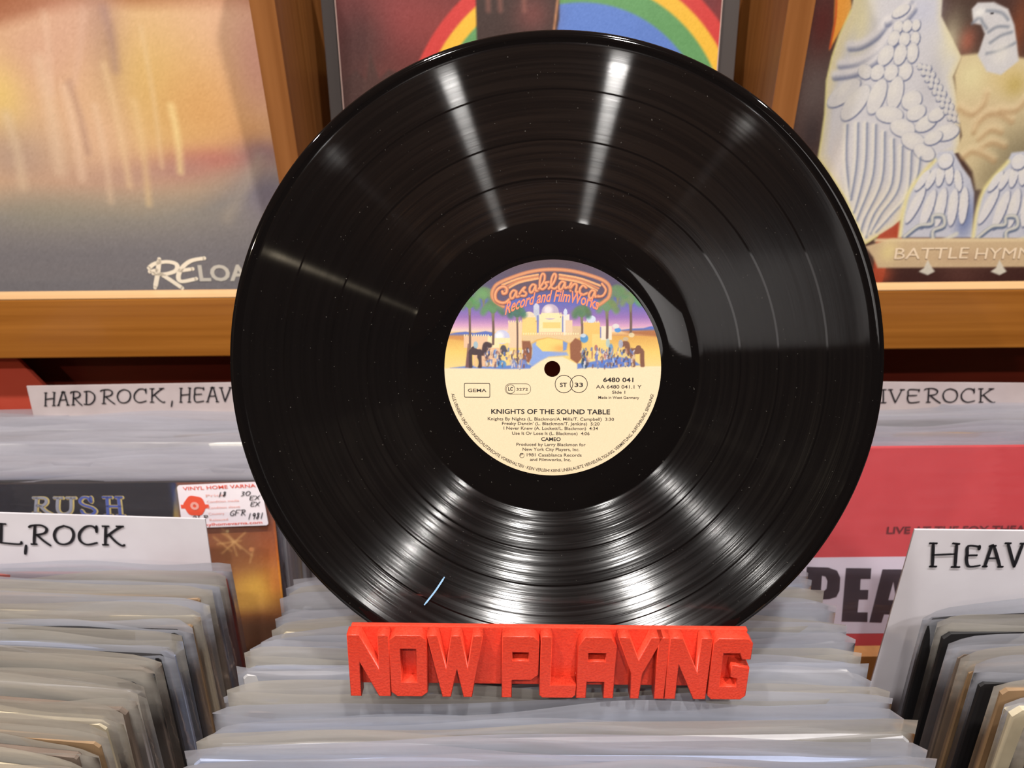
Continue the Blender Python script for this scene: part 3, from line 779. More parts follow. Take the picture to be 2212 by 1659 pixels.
A.poly([(-600, 1340), (700, 1340), (700, 1500), (-600, 1500)], (96, 62, 34), .006, .9)
for P in [((470, 1130), (520, 1185)), ((480, 1150), (545, 1200)), ((462, 1160), (500, 1190)), ((480, 1195), (530, 1150)), ((548, 1185), (540, 1215)), ((500, 1165), (512, 1200)), ((470, 1175), (520, 1168))]:
    A.line(list(P), .0012, (226, 176, 110), .0008, .75)
A.ell(492, 1147, 4, 3, (230, 200, 140)); A.ell(543, 1186, 6, 5, (222, 150, 90))
A.poly([(-600, 1000), (375, 1036), (383, 1050), (388, 1150), (380, 1200), (-600, 1200)], (26, 34, 42), .0006)
A.poly([(377, 1060), (384, 1046), (392, 1200), (372, 1200)], (196, 158, 70), .0008, .9)
A.blob(378, 1070, 8, 40, (54, 76, 140), .7)
A.grain(3)
A.build('printed_art', M['print'], e)
# serif letters, drawn as strokes: pale yellow edge under a blue-grey fill
q5 = zq(0, 740, 3.318)
RU = {'R': [[(265, 1110), (258, 1215)], [(235, 1220), (285, 1220)], [(240, 1110), (320, 1112), (335, 1140), (310, 1165), (268, 1165)], [(290, 1165), (330, 1205), (372, 1226)]],
      'U': [[(390, 1110), (450, 1110)], [(418, 1112), (415, 1190), (440, 1222), (480, 1222), (510, 1195), (512, 1112)], [(480, 1110), (540, 1110)]],
      'S': [[(650, 1135), (630, 1110), (595, 1108), (575, 1135), (600, 1160), (660, 1180), (685, 1205), (660, 1230), (610, 1228), (585, 1200)], [(652, 1105), (655, 1140)]],
      'H': [[(740, 1106), (800, 1106)], [(770, 1108), (778, 1235)], [(750, 1236), (805, 1236)], [(770, 1170), (860, 1172)], [(830, 1106), (875, 1106)], [(852, 1108), (866, 1236)], [(838, 1237), (892, 1238)]]}
M['ink_gold'] = mat('gold_print', lc(206, 186, 120), .5); M['ink_blue'] = mat('blue_grey_print', lc(76, 98, 176), .5); M['ink_steel'] = mat('steel_print', lc(150, 154, 168), .5)
for ch, sts in RU.items():
    S2 = [[pl.px(*p) for p in q5(s_)] for s_ in sts]
    d = link('printed_letter', ribbons([[(x + .0005, y - .0003) for x, y in s_] for s_ in S2], .0031, 1), M['ink_gold'], e); d.location.z = .0005
    d = link('printed_letter', ribbons(S2, .0019, 1), M['ink_blue'] if ch in 'SH' else M['ink_steel'], e); d.location.z = .0008
# clear sleeve over it
bg = link('plastic_sleeve', bag_mesh(.322, .322, .010, 77, .6), M['film_clear'], e); bg.matrix_local = Matrix.Translation((0, -.002, -.001)) @ Matrix.Rotation(math.radians(-90), 4, 'X') @ Matrix.Scale(-1, 4, (0, 1, 0))
bg.matrix_local = Matrix(((1, 0, 0, 0), (0, 0, 1, -.003), (0, -1, 0, -.0012), (0, 0, 0, 1)))
# shop sticker
cs = [(387, 1041), (560, 1034), (584, 1128), (580, 1133), (402, 1141)]
corn = [pl.px(387, 1044), pl.px(566, 1036), pl.px(584, 1129), pl.px(399, 1136)]
cc = [Vector(c) for c in corn]; out = []
for i in range(4):
    p, a_, b_ = cc[i], cc[i - 1], cc[(i + 1) % 4]
    da, db = (a_ - p).normalized(), (b_ - p).normalized(); r_ = .0018
    for t in (0, .5, 1): out.append(tuple(p + da * r_ * (1 - t) ** 1.6 + db * r_ * t ** 1.6))
stk = link('price_sticker', curve_mesh([out], .0002), M['paper'], e); stk.location.z = .0042
stk['label'] = 'white shop sticker with red print and pen notes'
sx = (cc[1] - cc[0]).normalized(); ang = math.atan2(sx.y, sx.x)
def onstk(me, u, v, m, nm='sticker_print'):
    p = pl.px(u, v); d = link(nm, me, m, stk); d.location = (p[0], p[1], .0006); d.rotation_euler.z = ang; return d
pw = pl.px(560, 1050)[0] - pl.px(400, 1050)[0]
onstk(text_mesh('VINYL HOME VARNA', .0040, 'LEFT', .01, width=pw * .98), 401, 1054, M['ink_red'])
onstk(text_mesh('vinylhomevarna.com', .0034, 'LEFT', .01, width=pw * .86), 436, 1131, M['ink_red'])
for i, (s_, wd) in enumerate([('Price', 40), ('Condition media', 70), ('Condition sleeve', 70), ('Country', 34), ('Released', 40)]):
    onstk(text_mesh(s_, .0028, 'LEFT', 0, width=wd / 160 * pw), 450 + i * 2, 1068 + i * 13, M['ink_pink'])
def diskpts(cx, cy, r, n=24, jag=0):
    return [(cx + (r + jag * math.sin(k * 5)) * math.cos(k * math.tau / n), cy + (r + jag * math.sin(k * 5)) * math.sin(k * math.tau / n)) for k in range(n)]
lp = pl.px(426, 1087); d = link('sticker_emblem', curve_mesh([diskpts(0, 0, .0084, 28, .0004)], 0), M['ink_red'], stk); d.location = (lp[0], lp[1], .0006)
d = link('sticker_emblem', curve_mesh([[(-.0108, .001), (.0108, .001), (.0108, -.0022), (-.0108, -.0022)]], 0), M['ink_red'], stk); d.location = (lp[0], lp[1], .0005)
d = link('sticker_emblem', curve_mesh([diskpts(0, 0, .0033), diskpts(0, 0, .0013)], 0), M['ink_pink'], stk); d.location = (lp[0], lp[1], .0009)
NUM = {'1': [[(.5, 1), (.4, 0)]], '9': [[(.9, .8), (.5, 1), (.2, .7), (.5, .5), (.9, .8), (.7, 0)]], '8': [[(.8, .9), (.4, 1), (.3, .7), (.8, .4), (.5, 0), (.2, .2), (.6, .5), (.8, .9)]], '3': [[(.2, 1), (.8, .9), (.4, .55), (.85, .3), (.2, 0)]], '0': GL['O'], 'X': [[(0, 1), (1, 0)], [(1, 1), (0, 0)]], 'F': [[(0, 0), (.1, 1), (1, 1)], [(.05, .5), (.7, .5)]], '2': [[(.1, .8), (.5, 1), (.8, .7), (.1, 0), (.9, .05)]]}
GL.update(NUM)
s0 = len(COL.objects)
for words in [[('1981', 539, 1116, 574, 1114, 13)], [('GFR', 501, 1108, 536, 1106, 11)], [('EX', 543, 1075, 566, 1073, 9)], [('EX', 545, 1088, 566, 1087, 9)], [('30', 524, 1066, 546, 1064, 9)], [('18', 476, 1068, 494, 1066, 10)], [('2LP', 420, 1118, 456, 1116, 9)]]:
    d = handwrite(stk, pl, words, .00055, .0008, slant=.2)

# facing album of the back-right bin: red with white band and heavy letters
xl = hit(1700, 1160, Vector((0, .452, EYE.z - .366)), n15).x
pl = facing(.215 + .0055, .452, 966, 2000)
e = cover_empty('album_cover', 'red album cover with white band and heavy black letters, front of back right bin', 'record cover', pl)
M['red_card'] = noise_mat('red_card', lc(206, 66, 70), lc(212, 72, 76), (50, 50, 50), .45)
card_cover(e, pl, .314, .314, .004, M['red_card'])
M['print_white'] = mat('white_print', lc(224, 216, 228), .45)
M['ink_heavy'] = mat('charcoal_print', lc(44, 38, 48), .45)
y1 = pl.px(1850, 1203)[1]; y0 = pl.px(1850, 1368)[1]
band = link('white_band', curve_mesh([[(-.1565, y0), (.1565, y0), (.1565, y1), (-.1565, y1)]], 0), M['print_white'], e); band.location.z = .0003
q2 = zq(1600, 1200, 3.615)
def heavy(loops):
    d = link('printed_letter', curve_mesh([[pl.px(*p) for p in q2(l)] for l in loops], 0), M['ink_heavy'], e); d.location.z = .0006
heavy([[(515, 85), (680, 90), (750, 115), (775, 170), (770, 270), (745, 320), (690, 337), (612, 340), (603, 515), (490, 513)], [(632, 155), (660, 160), (676, 195), (668, 255), (650, 272), (625, 272)]])
heavy([[(820, 95), (1018, 97), (1012, 180), (935, 180), (930, 265), (995, 265), (990, 340), (920, 340), (910, 440), (990, 440), (987, 515), (785, 512)]])
heavy([[(1105, 105), (1256, 105), (1330, 520), (1225, 520), (1218, 455), (1118, 455), (1098, 520), (1002, 518)], [(1190, 200), (1150, 345), (1212, 345)]])
heavy([[(1370, 108), (1560, 112), (1600, 160), (1595, 260), (1560, 300), (1610, 522), (1510, 522), (1480, 350), (1460, 350), (1450, 522), (1350, 520)], [(1470, 180), (1500, 182), (1505, 270), (1468, 270)]])
a0 = pl.px(1914, 1152); tp = pl.px(1914, 1137)
d = link('printed_lettering', text_mesh('LIVE AT THE FOX THEATRE', (tp[1] - a0[1]) / .72, 'LEFT', .025, width=.122), M['ink_dark_red'] if 'ink_dark_red' in M else M.setdefault('ink_dark_red', mat('dark_maroon_print', lc(104, 30, 34), .5)), e); d.location = (a0[0], a0[1], .0006)
bg = link('plastic_sleeve', bag_mesh(.323, .330, .010, 78, .6), M['film_clear'], e)
bg.matrix_local = Matrix(((1, 0, 0, 0), (0, 0, 1, -.003), (0, -1, 0, -.0012), (0, 0, 0, 1)))

# patch of light on the dark red panel, built as a bright red sheet
n0 = Vector((0, -1, 0))
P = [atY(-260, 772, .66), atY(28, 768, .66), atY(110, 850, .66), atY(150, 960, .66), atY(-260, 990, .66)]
M['red_lit'] = noise_mat('lit_red_panel', lc(186, 62, 46), lc(204, 84, 66), (9, 9, 9), .4)
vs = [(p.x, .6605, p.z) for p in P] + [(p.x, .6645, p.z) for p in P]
o = link('red_light_patch', pydata('red_light_patch', vs, [(0, 1, 2, 3, 4), (9, 8, 7, 6, 5)] + [(i, i + 5, (i + 1) % 5 + 5, (i + 1) % 5) for i in range(5)]), M['red_lit'])
tag(o, 'lit patch of the red panel under the rail, built as an orange red sheet', 'record album')

# ------------------------------------------------------------------ the bins (wood)
zb = EYE.z - .70
rack = empty('record_rack', 'wooden record browsing rack divided into bins full of sleeved albums', 'rack', (0, .2, zb - .02))
def slopeboard(name, x0, x1, y0, y1, z0, za, zb_):
    p = rack.location
    vs = [(x - p.x, y - p.y, z - p.z) for x in (x0, x1) for (y, z) in ((y0, z0), (y1, z0), (y1, zb_), (y0, za))]
    fs = [(0, 1, 2, 3), (7, 6, 5, 4), (0, 4, 5, 1), (1, 5, 6, 2), (2, 6, 7, 3), (3, 7, 4, 0)]
    me = pydata(name, vs, fs)
    bm = bmesh.new(); bm.from_mesh(me); bmesh.ops.bevel(bm, geom=bm.edges[:], offset=.001, segments=1, affect='EDGES'); bm.to_mesh(me); bm.free()
    return link(name, me, M['bin_wood'], rack)
part('bottom_board', rack, -.75, .75, .05, .689, zb - .02, zb - .002, M['bin_wood'])
slopeboard('bin_divider', .187, .200, .10, .395, zb, EYE.z - .318, EYE.z - .44)
slopeboard('bin_divider', -.1755, -.166, .10, .395, zb, EYE.z - .36, EYE.z - .47)
part('cross_rail', rack, -.75, -.17, .396, .405, EYE.z - .555, EYE.z - .487, M['bin_wood'])
part('cross_rail', rack, -.165, .75, .384, .394, EYE.z - .545, EYE.z - .470, M['bin_wood'])
part('front_board', rack, -.75, .75, .06, .072, zb, EYE.z - .40, M['bin_wood'])

# ------------------------------------------------------------------ the record
RC = [1192.84, 796.56, .355716]; sa, sb = -.094515, -.035141
sa_, sb_ = math.sin(sa), math.sin(sb)
C = EYE + (FW + RT * ((RC[0] - CX) / F) - UP * ((RC[1] - CY) / F)) * RC[2]
n = (RT * sb_ + UP * sa_ - FW * math.sqrt(1 - sa_ ** 2 - sb_ ** 2)).normalized()
ex = (RT - n * RT.dot(n)).normalized(); ey = n.cross(ex)
plv = Plane(C, ex, ey)
rec = cover_empty('vinyl_record', 'black twelve-inch vinyl record with cream and desert scene centre label, held upright in red stand', 'record', plv)

def vinyl_mat():
    m = bpy.data.materials.new('grooved_black_vinyl'); m.use_nodes = True
    m.node_tree.nodes.clear()
    out = N(m, 'ShaderNodeOutputMaterial')
    tc = N(m, 'ShaderNodeTexCoord'); sx = N(m, 'ShaderNodeSeparateXYZ'); LK(m, tc.outputs['Object'], sx.inputs[0])
    cb = N(m, 'ShaderNodeCombineXYZ'); LK(m, sx.outputs[0], cb.inputs[0]); LK(m, sx.outputs[1], cb.inputs[1])
    ln = N(m, 'ShaderNodeVectorMath', operation='LENGTH'); LK(m, cb.outputs[0], ln.inputs[0]); r = ln.outputs['Value']
    nr = N(m, 'ShaderNodeVectorMath', operation='NORMALIZE'); LK(m, cb.outputs[0], nr.inputs[0])
    vt = N(m, 'ShaderNodeVectorTransform', vector_type='VECTOR', convert_from='OBJECT', convert_to='WORLD'); LK(m, nr.outputs[0], vt.inputs[0])
    rad = vt.outputs[0]
    geo = N(m, 'ShaderNodeNewGeometry')
    crs = N(m, 'ShaderNodeVectorMath', operation='CROSS_PRODUCT'); LK(m, geo.outputs['Normal'], crs.inputs[0]); LK(m, rad, crs.inputs[1])
    def math_(op, a, b=None, c=None):
        x = N(m, 'ShaderNodeMath', operation=op)
        for i, v in enumerate((a, b, c)):
            if v is None: continue
            if isinstance(v, (int, float)): x.inputs[i].default_value = v
            else: LK(m, v, x.inputs[i])
        return x.outputs[0]
    def noise1(k, det, ang=0.0):
        c = N(m, 'ShaderNodeCombineXYZ'); LK(m, math_('MULTIPLY', r, k), c.inputs[0])
        if ang:
            s2 = N(m, 'ShaderNodeVectorMath', operation='SCALE'); LK(m, nr.outputs[0], s2.inputs[0]); s2.inputs['Scale'].default_value = ang
            sp = N(m, 'ShaderNodeSeparateXYZ'); LK(m, s2.outputs[0], sp.inputs[0]); LK(m, sp.outputs[0], c.inputs[1]); LK(m, sp.outputs[1], c.inputs[2])
        nz = N(m, 'ShaderNodeTexNoise'); nz.inputs['Scale'].default_value = 1; nz.inputs['Detail'].default_value = det
        LK(m, c.outputs[0], nz.inputs['Vector']); return nz.outputs[0]
    def smooth(x, lo, hi):
        mr = N(m, 'ShaderNodeMapRange', interpolation_type='SMOOTHSTEP'); LK(m, x, mr.inputs[0]); mr.inputs[1].default_value = lo; mr.inputs[2].default_value = hi
        return mr.outputs[0]
    # groove mask: 1 where the spiral is cut, 0 on dead wax, rim and the smooth gaps between tracks
    g = math_('MULTIPLY', smooth(r, .0672, .0680), math_('SUBTRACT', 1, smooth(r, .1450, .1458)))
    for rg in (.0862, .1035, .1255):
        dd = math_('ABSOLUTE', math_('SUBTRACT', r, rg)); g = math_('MULTIPLY', g, smooth(dd, .0002, .0007))
    fine = noise1(2600, 2, 2.5); mid = noise1(520, 3, 1.2)
    wob = math_('ADD', math_('MULTIPLY', math_('SUBTRACT', fine, .5), .9), math_('MULTIPLY', math_('SUBTRACT', mid, .5), .5))
    def nrm(k, wk):
        s2 = N(m, 'ShaderNodeVectorMath', operation='SCALE'); LK(m, rad, s2.inputs[0]); LK(m, math_('ADD', math_('MULTIPLY', math_('MULTIPLY', wob, wk), g), k), s2.inputs['Scale'])
        a = N(m, 'ShaderNodeVectorMath', operation='ADD'); LK(m, geo.outputs['Normal'], a.inputs[0]); LK(m, s2.outputs[0], a.inputs[1])
        q = N(m, 'ShaderNodeVectorMath', operation='NORMALIZE'); LK(m, a.outputs[0], q.inputs[0]); return q.outputs[0]
    def gloss(c, rough, an, nn):
        b = N(m, 'ShaderNodeBsdfAnisotropic'); b.inputs['Color'].default_value = (c, c, c, 1) if not isinstance(c, tuple) else c
        b.inputs['Roughness'].default_value = rough; b.inputs['Anisotropy'].default_value = an
        LK(m, nn, b.inputs['Normal']); LK(m, crs.outputs[0], b.inputs['Tangent']); return b.outputs[0]
    def add(a, b):
        x = N(m, 'ShaderNodeAddShader'); LK(m, a, x.inputs[0]); LK(m, b, x.inputs[1]); return x.outputs[0]
    def mixs(f, a, b):
        x = N(m, 'ShaderNodeMixShader')
        if isinstance(f, (int, float)): x.inputs[0].default_value = f
        else: LK(m, f, x.inputs[0])
        LK(m, a, x.inputs[1]); LK(m, b, x.inputs[2]); return x.outputs[0]
    df = N(m, 'ShaderNodeBsdfDiffuse'); df.inputs[0].default_value = (.0035, .0028, .0028, 1)
    smoothr = gloss(.072, .035, 0, nrm(0, 0))
    g_flat = gloss(VG[0], VG[1], VG[2], nrm(0, VG[3]))
    g_out = gloss(VG[4], VG[5], VG[6], nrm(VG[7], VG[8]))
    g_in = gloss(VG[4], VG[5], VG[6], nrm(-VG[7], VG[8]))
    blk = N(m, 'ShaderNodeBsdfDiffuse'); blk.inputs[0].default_value = (0, 0, 0, 1)
    ringamt = smooth(mid, .35, .65)
    walls = mixs(math_('ADD', math_('MULTIPLY', ringamt, .6), .4), blk.outputs[0], add(g_out, g_in))
    land = gloss(.006, .06, 0, nrm(0, .0))
    groov = add(add(g_flat, walls), land)
    sh = mixs(g, smoothr, groov)
    # a little dust
    vo = N(m, 'ShaderNodeTexNoise'); vo.inputs['Scale'].default_value = 900; vo.inputs['Detail'].default_value = 1; LK(m, tc.outputs['Object'], vo.inputs['Vector'])
    dust = N(m, 'ShaderNodeBsdfDiffuse'); dust.inputs[0].default_value = (.25, .23, .2, 1)
    fin = add(sh, df.outputs[0])
    fin = mixs(math_('MULTIPLY', smooth(vo.outputs[0], .76, .80), .22), fin, dust.outputs[0])
    LK(m, fin, out.inputs[0])
    return m
#      flat: colour rough aniso wobble | walls: colour rough aniso tilt wobble
VG = [.031, .085, .83, .06, .040, .170, .25, .87, .6]
M['vinyl'] = vinyl_mat()

prof = [(.0036, .0008), (.0500, .0008), (.0512, .0006), (.0520, .0007), (.0660, .0005), (.0672, .0002), (.0700, .0002)] + [(.0700 + .0745 * k / 12, .0002) for k in range(1, 13)] + \
       [(.1452, .0003), (.1465, .0009), (.1485, .0012), (.1500, .0010), (.1508, .0004), (.1510, -.0004), (.1507, -.0012), (.1498, -.0018), (.1450, -.0016), (.0660, -.0018), (.0500, -.0021), (.0036, -.0021)]
NS = 256
vs = [(r * math.cos(k * math.tau / NS), r * math.sin(k * math.tau / NS), z) for k in range(NS) for r, z in prof]
npf = len(prof); fs = []
for k in range(NS):
    a, b = k * npf, ((k + 1) % NS) * npf
    for j in range(npf):
        fs.append((a + j, a + (j + 1) % npf, b + (j + 1) % npf, b + j))
me = pydata('disc', vs, fs, True)
bm = bmesh.new(); bm.from_mesh(me); bmesh.ops.recalc_face_normals(bm, faces=bm.faces); bm.to_mesh(me); bm.free()
link('disc', me, M['vinyl'], rec)

# --- centre label print
q4 = zq(960, 560, 4.706)
def Q(*p): return q4(list(p))
A = Art(plv, -.0503, .0503, -.0503, .0503, .00027, (252, 228, 188), disc=(.0037, .0499))
yh = plv.px(1194, 800)[1]
def band(v0, v1, c0, c1):
    a = plv.px(1194, v0)[1]; b = plv.px(1194, v1)[1]
    t = np.clip((a - A.Y) / (a - b), 0, 1); sel = (A.Y <= a + .0005) & (A.Y >= b)
    cc_ = np.array(c0) * (1 - t[:, None]) + np.array(c1) * t[:, None]
    A.C[sel] = cc_[sel]
band(555, 620, (88, 66, 72), (84, 74, 110)); band(620, 650, (84, 74, 110), (88, 100, 180)); band(650, 685, (88, 100, 180), (150, 110, 180)); band(685, 703, (150, 110, 180), (214, 160, 196)); band(703, 718, (214, 160, 196), (250, 222, 190))
band(718, 728, (240, 196, 140), (196, 130, 70)); band(728, 760, (224, 168, 84), (246, 206, 112)); band(760, 805, (246, 206, 112), (250, 216, 150))
A.poly(Q((0, 770), (120, 745), (220, 735), (300, 750), (420, 730), (500, 745), (500, 780), (0, 790)), (92, 112, 190), .0003)
A.poly(Q((1780, 720), (1900, 705), (2020, 700), (2100, 680), (2200, 690), (2200, 730), (1780, 730)), (92, 112, 190), .0003)
A.poly(Q((1800, 730), (2200, 715), (2200, 790), (1900, 760)), (176, 110, 66), .0006)
A.poly(Q((0, 770), (250, 770), (250, 830), (0, 800)), (206, 140, 76), .0006)
# sand at the foot and blue shadows
A.poly(Q((-40, 1110), (150, 1100), (400, 1100), (600, 1112), (860, 1105), (900, 1080), (960, 1040), (1040, 1000), (1200, 990), (1340, 1060), (1360, 1110), (1500, 1100), (1700, 1100), (1850, 1090), (2240, 1085), (2240, 1300), (-40, 1300)), (252, 228, 188), .0003)
BL = (98, 130, 206)
A.poly(Q((60, 1104), (220, 1085), (400, 1075), (640, 1080), (800, 1060), (900, 1075), (870, 1110), (600, 1115), (300, 1106)), BL, .0004)
A.poly(Q((1350, 1112), (1350, 1060), (1500, 1040), (1640, 1010), (1760, 990), (1900, 1010), (1990, 1075), (1850, 1085), (1700, 1108), (1500, 1095)), BL, .0004)
A.poly(Q((890, 860), (930, 840), (1000, 930), (1240, 940), (1260, 975), (1060, 990), (980, 1030), (900, 1085), (860, 1060), (890, 960)), (140, 168, 228), .0005)
# walls of the town
WALL = (246, 210, 128); WL2 = (250, 230, 178); PK = (238, 196, 160)
def rect(x0, y0, x1, y1, c, s_=.0002): A.poly(Q((x0, y0), (x1, y0), (x1, y1), (x0, y1)), c, s_)
rect(200, 780, 460, 900, PK); rect(440, 790, 700, 1000, WL2); rect(560, 830, 800, 1020, WALL); rect(300, 900, 560, 1090, (236, 190, 150)); rect(650, 640, 790, 900, (244, 206, 170)); rect(790, 590, 940, 800, WALL); rect(960, 560, 1200, 760, WL2); rect(1000, 640, 1180, 700, WALL)
rect(905, 470, 965, 620, (196, 200, 214)); rect(1205, 560, 1270, 780, (244, 230, 214)); rect(1230, 620, 1300, 800, (238, 206, 170)); rect(1410, 640, 1580, 900, (240, 196, 110)); rect(1500, 760, 1660, 1000, WALL); rect(1590, 680, 1700, 820, (244, 226, 200))
rect(1300, 680, 1420, 800, (222, 190, 150)); rect(940, 740, 1210, 780, PK)
rect(940, 570, 958, 750, (120, 130, 190)); rect(1195, 580, 1208, 740, (120, 130, 190)); rect(1580, 690, 1592, 800, (120, 130, 190))
for x0, x1, y in ((200, 460, 778), (650, 790, 638), (790, 940, 588), (985, 1200, 556), (800, 1380, 762), (1410, 1580, 640), (450, 560, 790)):
    x = x0
    while x < x1 - 8: rect(x, y - 14, x + 12, y + 4, WL2, .00012); x += 24
for x0, x1, y in ((800, 930, 625), (1000, 1180, 580)):
    x = x0
    while x < x1: rect(x, y, x + 7, y + 14, (150, 110, 90), .00012); x += 16
A.ell(960 + 1075 / 4.706, 560 + 535 / 4.706, 18.5, 17, (196, 176, 196), 0, .08); A.ell(960 + 1055 / 4.706, 560 + 515 / 4.706, 9, 9, (240, 226, 226), 0, .8)
rect(985, 545, 1170, 600, WL2)
A.ell(960 + 585 / 4.706, 560 + 790 / 4.706, 17, 15, (206, 206, 234), 0, .1); A.ell(960 + 560 / 4.706, 560 + 780 / 4.706, 9, 9, (246, 244, 246), 0, .8); rect(505, 800, 670, 850, WL2)
A.ell(960 + 860 / 4.706, 560 + 580 / 4.706, 12, 10, (236, 216, 190), 0, .1); rect(800, 590, 930, 640, WALL)
A.ell(960 + 1490 / 4.706, 560 + 610 / 4.706, 10, 8, (214, 222, 240), 0, .1); A.ell(960 + 1230 / 4.706, 560 + 540 / 4.706, 4, 8, (214, 222, 240), 0, .1); A.ell(960 + 935 / 4.706, 560 + 480 / 4.706, 5, 7, (206, 206, 226), 0, .1)
# arch, gate leaves
A.poly(Q((780, 770), (1380, 770), (1340, 830), (1270, 850), (1200, 820), (1050, 795), (940, 815), (880, 850), (800, 830)), (232, 200, 150), .0003)
A.poly(Q((940, 830), (1050, 800), (1200, 825), (1205, 930), (1000, 935), (930, 870)), (246, 214, 120), .0003)
A.blob(1175 / 4.706 + 960, 905 / 4.706 + 560, 16, 8, (240, 170, 90), .8)
A.poly(Q((788, 830), (870, 830), (890, 900), (885, 1000), (860, 1050), (800, 1030)), (146, 88, 60), .0003); A.poly(Q((1275, 860), (1330, 800), (1390, 830), (1400, 1000), (1350, 1060), (1280, 1010)), (150, 92, 62), .0003)
A.poly(Q((1205, 830), (1250, 850), (1240, 920), (1205, 930)), (120, 150, 210), .0003)
# palms
def palm(x, ytop, ybot, s_=1.0, c=(92, 130, 84), sd=0):
    r_ = random.Random(sd)
    A.line(Q((x, ytop), (x + 4, (ytop + ybot) / 2), (x + 2, ybot)), .0010 * s_, (112, 86, 76), .0002)
    A.poly(Q((x - 22 * s_, ytop - 60), (x + 22 * s_, ytop - 60), (x + 6, ytop + 60 * s_), (x - 6, ytop + 60 * s_)), (126, 124, 92), .0004)
    for k in range(13):
        a = math.pi * (-.1 + 1.2 * k / 12) ; R_ = 85 * s_ * r_.uniform(.8, 1.15)
        x1, y1 = x + R_ * math.cos(a), ytop - 60 - R_ * .75 * math.sin(a)
        A.line(Q((x, ytop - 50), ((x + x1) / 2, (ytop - 60 + y1) / 2 - 14), (x1, y1 + 26)), .0021, [min(255, v + r_.randint(-14, 26)) for v in c], .0009, .85)
palm(258, 510, 1090, 1.0, sd=1); palm(495, 560, 860, 1.1, sd=2, c=(84, 122, 84)); palm(740, 600, 990, .8, sd=3, c=(70, 104, 84)); palm(1395, 600, 800, .9, sd=4, c=(84, 118, 84)); palm(1650, 540, 800, 1.15, sd=5, c=(100, 136, 88)); palm(1890, 470, 760, 1.1, sd=6, c=(96, 130, 88)); palm(400, 420, 430, 1.0, sd=8); palm(1760, 400, 410, 1.0, sd=9)
A.blob(960 + 400 / 4.706, 560 + 350 / 4.706, 14, 12, (110, 160, 96), .8); A.blob(960 + 1800 / 4.706, 560 + 330 / 4.706, 14, 14, (96, 136, 88), .7)
# camels, people (tiny print)
def beast(x, y, c, f=1):
    A.ell(960 + x / 4.706, 560 + y / 4.706, 13, 7, c, -.1 * f, .15)
    A.ell(960 + (x - 10 * f) / 4.706, 560 + (y - 28) / 4.706, 6, 6, c, 0, .2)
    A.line(Q((x + 50 * f, y), (x + 90 * f, y + 10), (x + 110 * f, y - 70), (x + 150 * f, y - 66)), .0024, c, .0003)
    for dx in (-55, -40, 40, 55): A.line(Q((x + dx * f, y + 10), (x + dx * f, y + 90), (x + dx * f + 4, y + 150)), .0013, c, .0003)
beast(310, 940, (70, 50, 56)); beast(1960, 930, (130, 84, 64), -1)
A.poly(Q((240, 860), (250, 860), (250, 1100), (215, 1100)), (120, 84, 84), .0003)
for (x, y, rx, ry, c) in [(320, 870, 8, 9, (160, 190, 206)), (600, 920, 11, 12, (64, 60, 80)), (580, 1065, 17, 10, (76, 140, 206)), (440, 1040, 8, 14, (150, 130, 100)), (520, 960, 7, 12, (140, 170, 210)), (700, 1050, 10, 10, (130, 140, 190)), (790, 1060, 14, 12, (110, 130, 206)), (750, 1030, 5, 10, (110, 80, 80)),
                          (1420, 805, 14, 11, (72, 144, 214)), (1410, 775, 10, 5, (210, 220, 230)), (1760, 720, 11, 6, (72, 144, 222)), (1740, 680, 12, 6, (230, 226, 220)), (1410, 960, 7, 14, (96, 120, 110)), (1425, 1050, 12, 15, (40, 74, 110)), (1540, 900, 6, 8, (180, 110, 100)), (1545, 990, 5, 14, (110, 120, 190)), (1660, 850, 7, 11, (176, 200, 200)), (1690, 930, 9, 18, (96, 150, 206)),
                          (1640, 980, 8, 10, (190, 130, 130)), (1790, 860, 8, 11, (170, 176, 200)), (1840, 810, 10, 5, (200, 180, 150)), (1900, 770, 10, 6, (232, 214, 170)), (1620, 1070, 14, 8, (84, 120, 206)), (1760, 1060, 20, 9, (92, 122, 206)), (1820, 960, 8, 9, (226, 200, 140)), (330, 1050, 7, 12, (238, 200, 130)), (1500, 960, 3, 14, (176, 120, 100)), (1600, 1010, 3, 12, (150, 90, 80))]:
    A.ell(960 + x / 4.706, 560 + y / 4.706, rx * .62, ry * .85, c, 0, .3, .9)
for k in range(260):
    L_ = rng.random() < .5; x = rng.uniform(400, 860) if L_ else rng.uniform(1380, 1930); y = rng.uniform(900, 1085)
    cc_ = [(120, 84, 90), (90, 120, 190), (236, 206, 160), (200, 150, 130), (60, 56, 84), (220, 220, 230)][rng.integers(6)]
    A.line(Q((x, y), (x + rng.uniform(-8, 8), y + rng.uniform(8, 34))), rng.uniform(.0004, .0009), cc_, .0002, .75)
# lettered sign: copper tube oval
CP = (206, 128, 88); CP2 = (236, 172, 116)
A.poly(Q((560, 260), (800, 180), (1100, 140), (1400, 180), (1620, 260), (1660, 360), (1600, 430), (1300, 330), (1100, 310), (850, 340), (600, 450), (510, 400), (510, 310)), (96, 72, 84), .0005, .7)
ov = [(600, 480), (520, 430), (485, 370), (500, 300), (560, 240), (760, 160), (930, 118), (1100, 105), (1280, 118), (1460, 160), (1620, 220), (1680, 290), (1670, 380), (1620, 430), (1560, 470)]
A.line(Q(*ov), .0017, CP, .0003); A.line(Q(*ov), .0006, CP2, .0003, .7)
for k in (0, 28, 52):
    A.line(Q(*[(590 + k * .6, 262 + k), (760, 196 + k * .8), (950, 158 + k * .75)]), .0010, CP2 if k != 28 else CP, .0002); A.line(Q(*[(1170, 158 + k * .75), (1380, 196 + k * .8), (1580 - k * .6, 268 + k)]), .0010, CP2 if k != 28 else CP, .0002)
